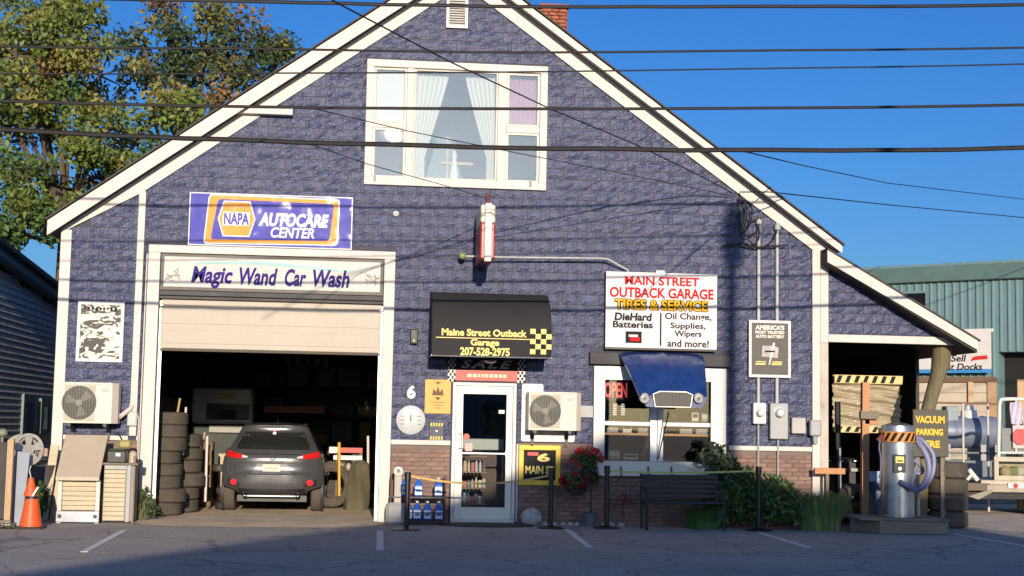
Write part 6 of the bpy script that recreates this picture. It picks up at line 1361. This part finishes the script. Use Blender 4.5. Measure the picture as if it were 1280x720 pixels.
b=MB(); ribtube(b,[hp2(*q) for q in [(1141,546,-.95),(1153,551,-1.05),(1166,568,-1.1),(1166,590,-1.12),(1158,606,-1.15),(1148,612,-1.2),(1140,606,-1.2),(1143,585,-1.0)]],.034); b.build('hose',HOSE,V,True,60)
b=MB(); ribtube(b,[hp2(*q) for q in [(1143,575,-.95),(1152,584,-1.0),(1153,590,-1.0),(1146,592,-1.0),(1142,590,-.95)]],.026); b.build('hose',HOSE,V,True,60)
MB().tube(crv([hp2(*q) for q in [(1101,545,-1.1),(1099,560,-1.15),(1101,575,-1.15),(1100,612,-1.15)]]),.012,8).build('cable',mat('violet_cable',(.12,.12,.25),.5),V,True)
c=hp2(1097,551,-1.1); MB().tube([c,(c[0]+.08,c[1],c[2]+.08)],.035,8).build('nozzle',mat('dark_red',(.15,.03,.03),.5),V,True)
MB().tube([hp2(1147,590,-.9),hp2(1148,645,-.9)],.03,8).build('support_pipe',mat('pipe_beige',(.42,.40,.35),.6),V,True)
# vacuum sign
r=rect(1141,512,1185,571,.0); SG=thing('vacuum_sign','dark board reading VACUUM PARKING HERE beside the vacuum','sign',(r[0],0,r[2])); BRN=mat('sign_olive_brown',(.075,.068,.045),.6,var=.1)
MB().box(r[0],r[1],-.02,.02,r[2],r[3],.006).build('board',BRN,SG); 
for s,(a0,b0,a1,b1) in (('VACUUM',(1144.5,519.5,1181,529.5)),('PARKING',(1145.5,535.5,1179,544.5)),('HERE',(1149,550.5,1175,560))):
    a=P(a0,b0,-.03); c=P(a1,b1,-.03); text(s,(a[0]+c[0])/2,c[1],c[0]-a[0],a[1]-c[1],-.021,mat('sign_yellow',(.80,.50,.02),.5),SG,bold=.045)
MB().box(r[0]+.05,r[0]+.12,.021,.07,0,r[3]-.1).build('post',WOODG,SG); MB().box(r[1]-.12,r[1]-.05,.021,.07,0,r[3]-.1).build('post',WOODG,SG)
c=hp2(1175,569,.15); T=thing('blue_cup','small teal cup and white cap on top of the outdoor tyre stack','cup',(c[0],.15,1.06)); MB().lathe([(.001,1.075),(.05,1.075),(.06,1.18),(.001,1.18)],(c[0],.12,0),14).build('cup',mat('teal_plastic',(.10,.28,.30),.4),T,True); MB().lathe([(.001,1.075),(.03,1.075),(.03,1.17),(.001,1.17)],(c[0]-.15,.10,0),12).build('white_cap',WHITE,T,True)
# wooden posts
ORW=mat('orange_lumber',(.52,.25,.11),.7,var=.15,vs=3,stretch=(12,12,1),bump=.2,dirt=.3,dcol=(.3,.2,.12))
x0,zt_=P(1077,478,-.15); x1,_=P(1086,478,-.15); xb,_=P(1076,640,-.15)
T=thing('timber_post','orange brown timber post with a short crosspiece in front of the tarpaulin','post',((x0+x1)/2,-.15,0)); b=MB(); b.add([(xb-.0,-.20,0),(xb+.105,-.20,0),(xb+.105,-.10,0),(xb,-.10,0),(x0,-.20,zt_),(x1,-.20,zt_),(x1,-.10,zt_),(x0,-.10,zt_)],[(0,1,5,4),(1,2,6,5),(2,3,7,6),(3,0,4,7),(4,5,6,7)]); b.build('upright',ORW,T)
r=rect(1074,514,1096,524,-.22); MB().box(r[0],r[1],-.30,-.205,r[2],r[3],.006).build('crosspiece',WOODG,T); MB().box(r[0]+.1,r[1]+.04,-.20,-.1,r[2]-.08,r[3]-.02,.006).build('crosspiece',ORW,T)
r=rect(1017,585,1055,592.5,-.25); o=MB().box(r[0],r[1],-.32,-.24,r[2],r[3],.006).build('barrier_plank',ORW); single(o,'short orange plank fixed level across the right corner post','plank')
MB().box
o=MB().box(r[0]+.17,r[0]+.22,-.335,-.235,.0,r[2]-.001).build('stake',WOODG); single(o,'stake propping up the short orange plank','stake')
# tarpaulin
ty=1.6; r=rect(1041,469.5,1126,541,ty); TP=thing('tarpaulin','pale tarpaulin with hazard striped edges hung under the lean-to','tarpaulin',((r[0]+r[1])/2,ty,r[2]))
tm=bpy.data.materials.new('silver_tarp'); tm.use_nodes=True; MATS['silver_tarp']=tm
TM=mat('tarp_silver_buff',(.42,.36,.25),.4,var=.2,vs=3,coat=.2)
def tarp(u_,v_): 
    x=r[0]+(r[1]-r[0])*u_; z=r[2]+(r[3]-r[2])*v_; fold=.035*sin(v_*26+3*u_+2*sin(u_*5))+.03*sin(v_*55+u_*7)+.03*sin(u_*9)
    return (x,ty+fold*(1-abs(2*v_-1)**4),z+.015*sin(u_*11)*(1-v_))
MB().grid(tarp,30,60).build('sheet_cloth',TM,TP,True)
b=MB()
for (z0,z1) in ((r[3]-.14,r[3]),(r[2],r[2]+.11)):
    MB().box(r[0],r[1],ty-.105,ty-.09,z0,z1).build('yellow_edge',mat('edge_yellow',(.70,.52,.22),.5,var=.15),TP)
    x=r[0]+.02
    while x<r[1]-.12:
        MB().prism([(x,z0+.01),(x+.07,z0+.01),(x+.12,z1-.01),(x+.05,z1-.01)],ty-.108,ty-.1052).build('black_stripe',INK,TP); x+=.155
# posts, tyres and glints in the dark
o=pole_('black_post','black post standing in front of the tarpaulin at left','post',1047,502,1047,620,.9,.05,BLACK)
o=pole_('grey_post','pale upright pipe below the tarpaulin','pipe',1050,560,1050,640,.7,.02,STEEL)
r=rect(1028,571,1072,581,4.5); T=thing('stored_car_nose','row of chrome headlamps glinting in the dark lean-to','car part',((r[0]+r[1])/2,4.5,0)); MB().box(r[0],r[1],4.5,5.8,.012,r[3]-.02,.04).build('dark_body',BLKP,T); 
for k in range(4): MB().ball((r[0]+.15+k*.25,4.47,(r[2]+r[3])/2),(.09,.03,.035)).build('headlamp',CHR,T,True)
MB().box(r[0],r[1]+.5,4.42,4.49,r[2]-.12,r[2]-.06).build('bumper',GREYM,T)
T=thing('blue_drum','blue plastic drum behind the vacuum with white lettering strip','drum',(6.05,.75,0)); MB().lathe([(.001,.0),(.22,.0),(.23,.4),(.23,.75),(.20,.85),(.001,.86)],(6.05,.75,0),24).build('drum_body',mat('drum_blue',(.03,.07,.14),.5),T,True)
r=rect(1084,589,1102,602,.5); MB().box(r[0],r[1],.49,.52,r[2],r[3]).build('pale_strip',mat('strip_blue_white',(.25,.35,.5),.5,var=.5,vs=20),T)
# lean-to clutter: barrels against the side wall
for k in range(5):
    o=MB().box(6.0+.15*k,6.4+.15*k,5+.5*k,5.4+.5*k,.012,.8+.2*k,.03).build('stored_crate',CL_[k]); single(o,'dim crate stored in the lean-to, %s from the front'%('first','second','third','fourth','fifth')[k],'crate','crates stored in the lean-to')
# ---- tank on skid
y0=8.0; a=P(1178,521,y0); c=P(1263,561,y0); cz=(P(1225,520,y0)[1]+P(1225,561,y0)[1])/2; RR_=(P(1225,520,y0)[1]-P(1225,561,y0)[1])/2
TK=thing('storage_tank','grey blue horizontal tank with white filler cap behind the pipe railing','tank',((a[0]+c[0])/2,y0+RR_,0)); TG=mat('tank_blue_grey',(.20,.23,.30),.35,var=.15,vs=1.5,dirt=.2,metal=.2)
pr=[(.001,a[0]-.3)]+[(RR_*sin(t*pi/2/6),a[0]-.3+.25*(1-cos(t*pi/2/6))) for t in range(1,7)]+[(RR_,c[0]-.25)]+[(RR_*cos(t*pi/2/6),c[0]-.25+.25*sin(t*pi/2/6)) for t in range(1,7)]
MB().lathe(pr,(0,y0+RR_,cz),36,'x').build('shell',TG,TK,True)
for x in (a[0]+.3,c[0]-.5): MB().lathe([(RR_*1.01,x),(RR_*1.03,x+.01),(RR_*1.03,x+.05),(RR_*1.01,x+.06)],(0,y0+RR_,cz),36,'x').build('band',TG,TK,True)
f=P(1220,518,y0); MB().lathe([(.001,cz+RR_-.05),(.20,cz+RR_-.05),(.17,cz+RR_+.12),(.10,cz+RR_+.14),(.09,cz+RR_+.24),(.001,cz+RR_+.25)],(f[0],y0+RR_,0),18).build('filler_cap',WHITE,TK,True)
f=P(1194,515,y0); MB().box(f[0]-.15,f[0]+.12,y0+.1,y0+.4,cz+RR_*.6,cz+RR_+.2,.02).build('pump_box',mat('pump_teal_grey',(.25,.32,.33),.5),TK)
for x in (a[0]+.1,a[0]+.9,c[0]-.3): MB().box(x,x+.12,y0+.1,y0+2*RR_,cz-RR_-.25,cz-RR_*.75).build('cradle',GREYM,TK)
MB().box(a[0]-.4,c[0]+.2,y0,y0+2*RR_+.2,0,cz-RR_-.25,.02).build('skid_box',mat('skid_grey',(.16,.18,.18),.6,var=.2),TK)
# ---- pipe railing
yr=5.0; T=thing('pipe_railing','thin pipe railing in front of the tank','railing',(P(1204,560,yr)[0],yr,0)); RS=mat('rail_grey',(.30,.31,.30),.4,metal=.5)
zt=P(1204,504,yr)[1]; xa=P(1150,504,yr)[0]; xz=P(1248,504,yr)[0]; zb=P(1204,566,yr)[1]
MB().tube([(xa,yr,zt),(xz,yr,zt)],.02,8).build('top_rail',mat('rust_rail',(.22,.12,.08),.6),T,True); MB().tube([(xa,yr,zb),(xz,yr,zb)],.02,8).build('bottom_rail',RS,T,True)
for px in (1165,1204,1235): x=P(px,540,yr)[0]; MB().tube([(x,yr,0),(x,yr,zt)],.022,8).build('post',mat('rail_white',(.55,.54,.50),.4),T,True)
# thin frame bracket at the left
zz=P(1131,504,3.)[1]; 
single(MB().tube(crv([hp2(1131,545,3.),hp2(1131,508,3.),hp2(1134,504,3.),hp2(1150,504,3.)],5),.02,8).build('bent_pipe',STEEL,None,True),'bent pale pipe between the tarpaulin and the vacuum sign','pipe')
# ---- white tubular gate
yg=4.2; T=thing('tubular_gate','white tubular gate frame with hanging plastic and red octagon at the right edge','gate',(P(1265,560,yg)[0],yg,0)); WT=mat('gate_white',(.66,.65,.60),.4)
MB().tube(crv([hp2(1248,578,yg),hp2(1249,520,yg),hp2(1250,503,yg),hp2(1256,499,yg),hp2(1300,499,yg),hp2(1330,499,yg),hp2(1331,578,yg)],6),.035,10).build('frame_tube',WT,T,True)
MB().tube([hp2(1249,566,yg),hp2(1331,566,yg)],.025,8).build('rail',WT,T,True); MB().tube([hp2(1270,566,yg),hp2(1270,500,yg)],.02,8).build('bar',WT,T,True)
x0,z1=P(1250,535,yg+.1); x1,z0=P(1330,566,yg+.1); MB().box(x0,x1,yg+.04,yg+.07,z0,z1).build('grey_panel',mat('panel_grey',(.20,.21,.21),.6),T)
def sh(u_,v_): x0,z1=P(1262,503,yg-.05); x1,z0=P(1277,529,yg-.05); return (x0+(x1-x0)*u_,yg-.08+.03*sin(u_*14+v_*5),z1+(z0-z1)*v_-.03*sin(u_*3.1)*v_)
MB().grid(sh,14,10).build('hanging_plastic',mat('lilac_plastic',(.55,.52,.62),.3,var=.2),T,True)
c=P(1275,546,yg-.05); MB().prism([(c[0]+.16*cos(pi/8+k*pi/4),c[1]+.16*sin(pi/8+k*pi/4)) for k in range(8)],yg-.07,yg-.05).build('red_octagon',mat('octagon_red',(.62,.08,.08),.5),T)
MB().box(c[0]-.13,c[0]+.2,yg-.03,yg-.01,c[1]-.22,c[1]+.22).build('pale_backing',mat('pale_pinkish',(.5,.45,.45),.5),T)
single(MB().box(P(1272,500,6)[0],P(1281,500,6)[0],6,6.1,0,P(1275,474,6)[1],.01).build('timber_post',WOODT),'bare timber post against the dark warehouse doorway','post')
single(MB().box(P(1231,500,9)[0],P(1238,500,9)[0],9.9,10.0,0,P(1235,476,9)[1],.01).build('timber_post',WOODT),'timber post beside the cream warehouse door','post')
# ---- flatbed truck
yt=3.9; a=P(1232,600,yt); xl=P(1206,600,yt)[0]; xb0=P(1233,600,yt)[0]; zbed=P(1260,602,yt)[1]; xr=xb0+5.0
T=thing('flatbed_truck','flatbed truck rear with pale bed and red marker lamp at right edge','truck',(xb0+1,yt,0)); BEDM=mat('bed_buff',(.48,.43,.33),.6,var=.1,dirt=.3)
MB().box(xb0-.1,xr,yt,yt+2.1,zbed-.06,zbed+.02,.01).build('bed',BEDM,T); MB().box(xb0+.0,xr,yt-.02,yt+.03,zbed-.20,zbed-.062,.01).build('side_rail',mat('rail_buff',(.36,.32,.24),.6,dirt=.4),T)
MB().prism([(xl+.05,zbed-.28),(xb0+.1,zbed-.14),(xb0+.1,zbed-.20),(xl+.25,zbed-.34)],yt-.03,yt+.02).build('tail_beam',mat('tail_beam',(.25,.22,.16),.6),T)
MB().box(xl,xr,yt+.1,yt+2.0,.30,zbed-.21).build('chassis',BLACK,T)
for x in (xb0+1.2,xb0+3.9): 
    W=MB().lathe([(.18,-.12),(.36,-.13),(.40,-.10),(.40,.10),(.36,.13),(.18,.12)],(x,yt+.25,.41),28,'y').build('wheel',RUB,T,True); MB().lathe([(.001,-.08),(.18,-.10),(.19,-.11)],(x,yt+.25,.41),20,'y').build('rim',STEEL,W,True)
z=P(1268,607,yt)[1]; x=P(1268,607,yt)[0]; MB().box(x-.14,x+.16,yt-.045,yt-.021,z-.05,z+.05,.005).build('lamp_plate',WHITE,T); MB().disc((x,0,z),.045,yt-.065,yt-.046,14).build('marker_lamp',mat('marker_red',(.65,.03,.03),.3,coat=.5),T)
bx0=P(1243,590,yt)[0]; zc=P(1260,571,yt)[1]
MB().frame(bx0,bx0+2.2,zbed+.022,zc,.09,yt+.0,yt+.05,.006).build('bed_box_frame',BEDM,T); MB().box(bx0+.09,bx0+2.1,yt+.25,yt+.3,zbed+.03,zc-.1).build('inner_panel',mat('inner_buff',(.30,.26,.16),.7,var=.3,vs=5),T)
for k,(px,cc) in enumerate(((1259,(.25,.20,.10)),(1268,(.12,.17,.06)),(1276,(.3,.28,.2)))): c=P(px,590,yt+.1); MB().ball((c[0],yt+.16,c[1]),(.12,.08,.11)).build('load_bundle',mat('bundle_%d'%k,cc,.8,var=.4),T,True)
c=P(1214,592,yt-.1); MB().tube([(c[0]-.05,yt-.1,c[1]+.08),(c[0]+.12,yt-.1,c[1]-.12)],.045,8).tube([(c[0]+.02,yt-.1,c[1]),(c[0]-.08,yt-.1,c[1]-.12)],.03,8).build('hitch_coupler',WHITE,T,True)
MB().box(xl-.15,xl+.5,yt+.0,yt+.1,.45,.60,.01).build('hitch_bar',mat('dull_brown_metal',(.12,.09,.06),.6),T)
# trees and low hill line far behind, seen only between the buildings
for i,(x,y,h) in enumerate(((-22,45,7),(-14,60,8),(24,60,7),(40,70,9))):
    tree('background_tree',('rounded tree far behind the clapboard building','farther tree in the gap left of the garage','tree far behind the green warehouse','distant tree right of the warehouse')[i],'x' and (x,y),h*.4,[((x,y,h*.65),(2.6,2.6,2.2)),((x+1.5,y,h*.5),(2,2,1.6))],60+i,mapcol,22,.22)
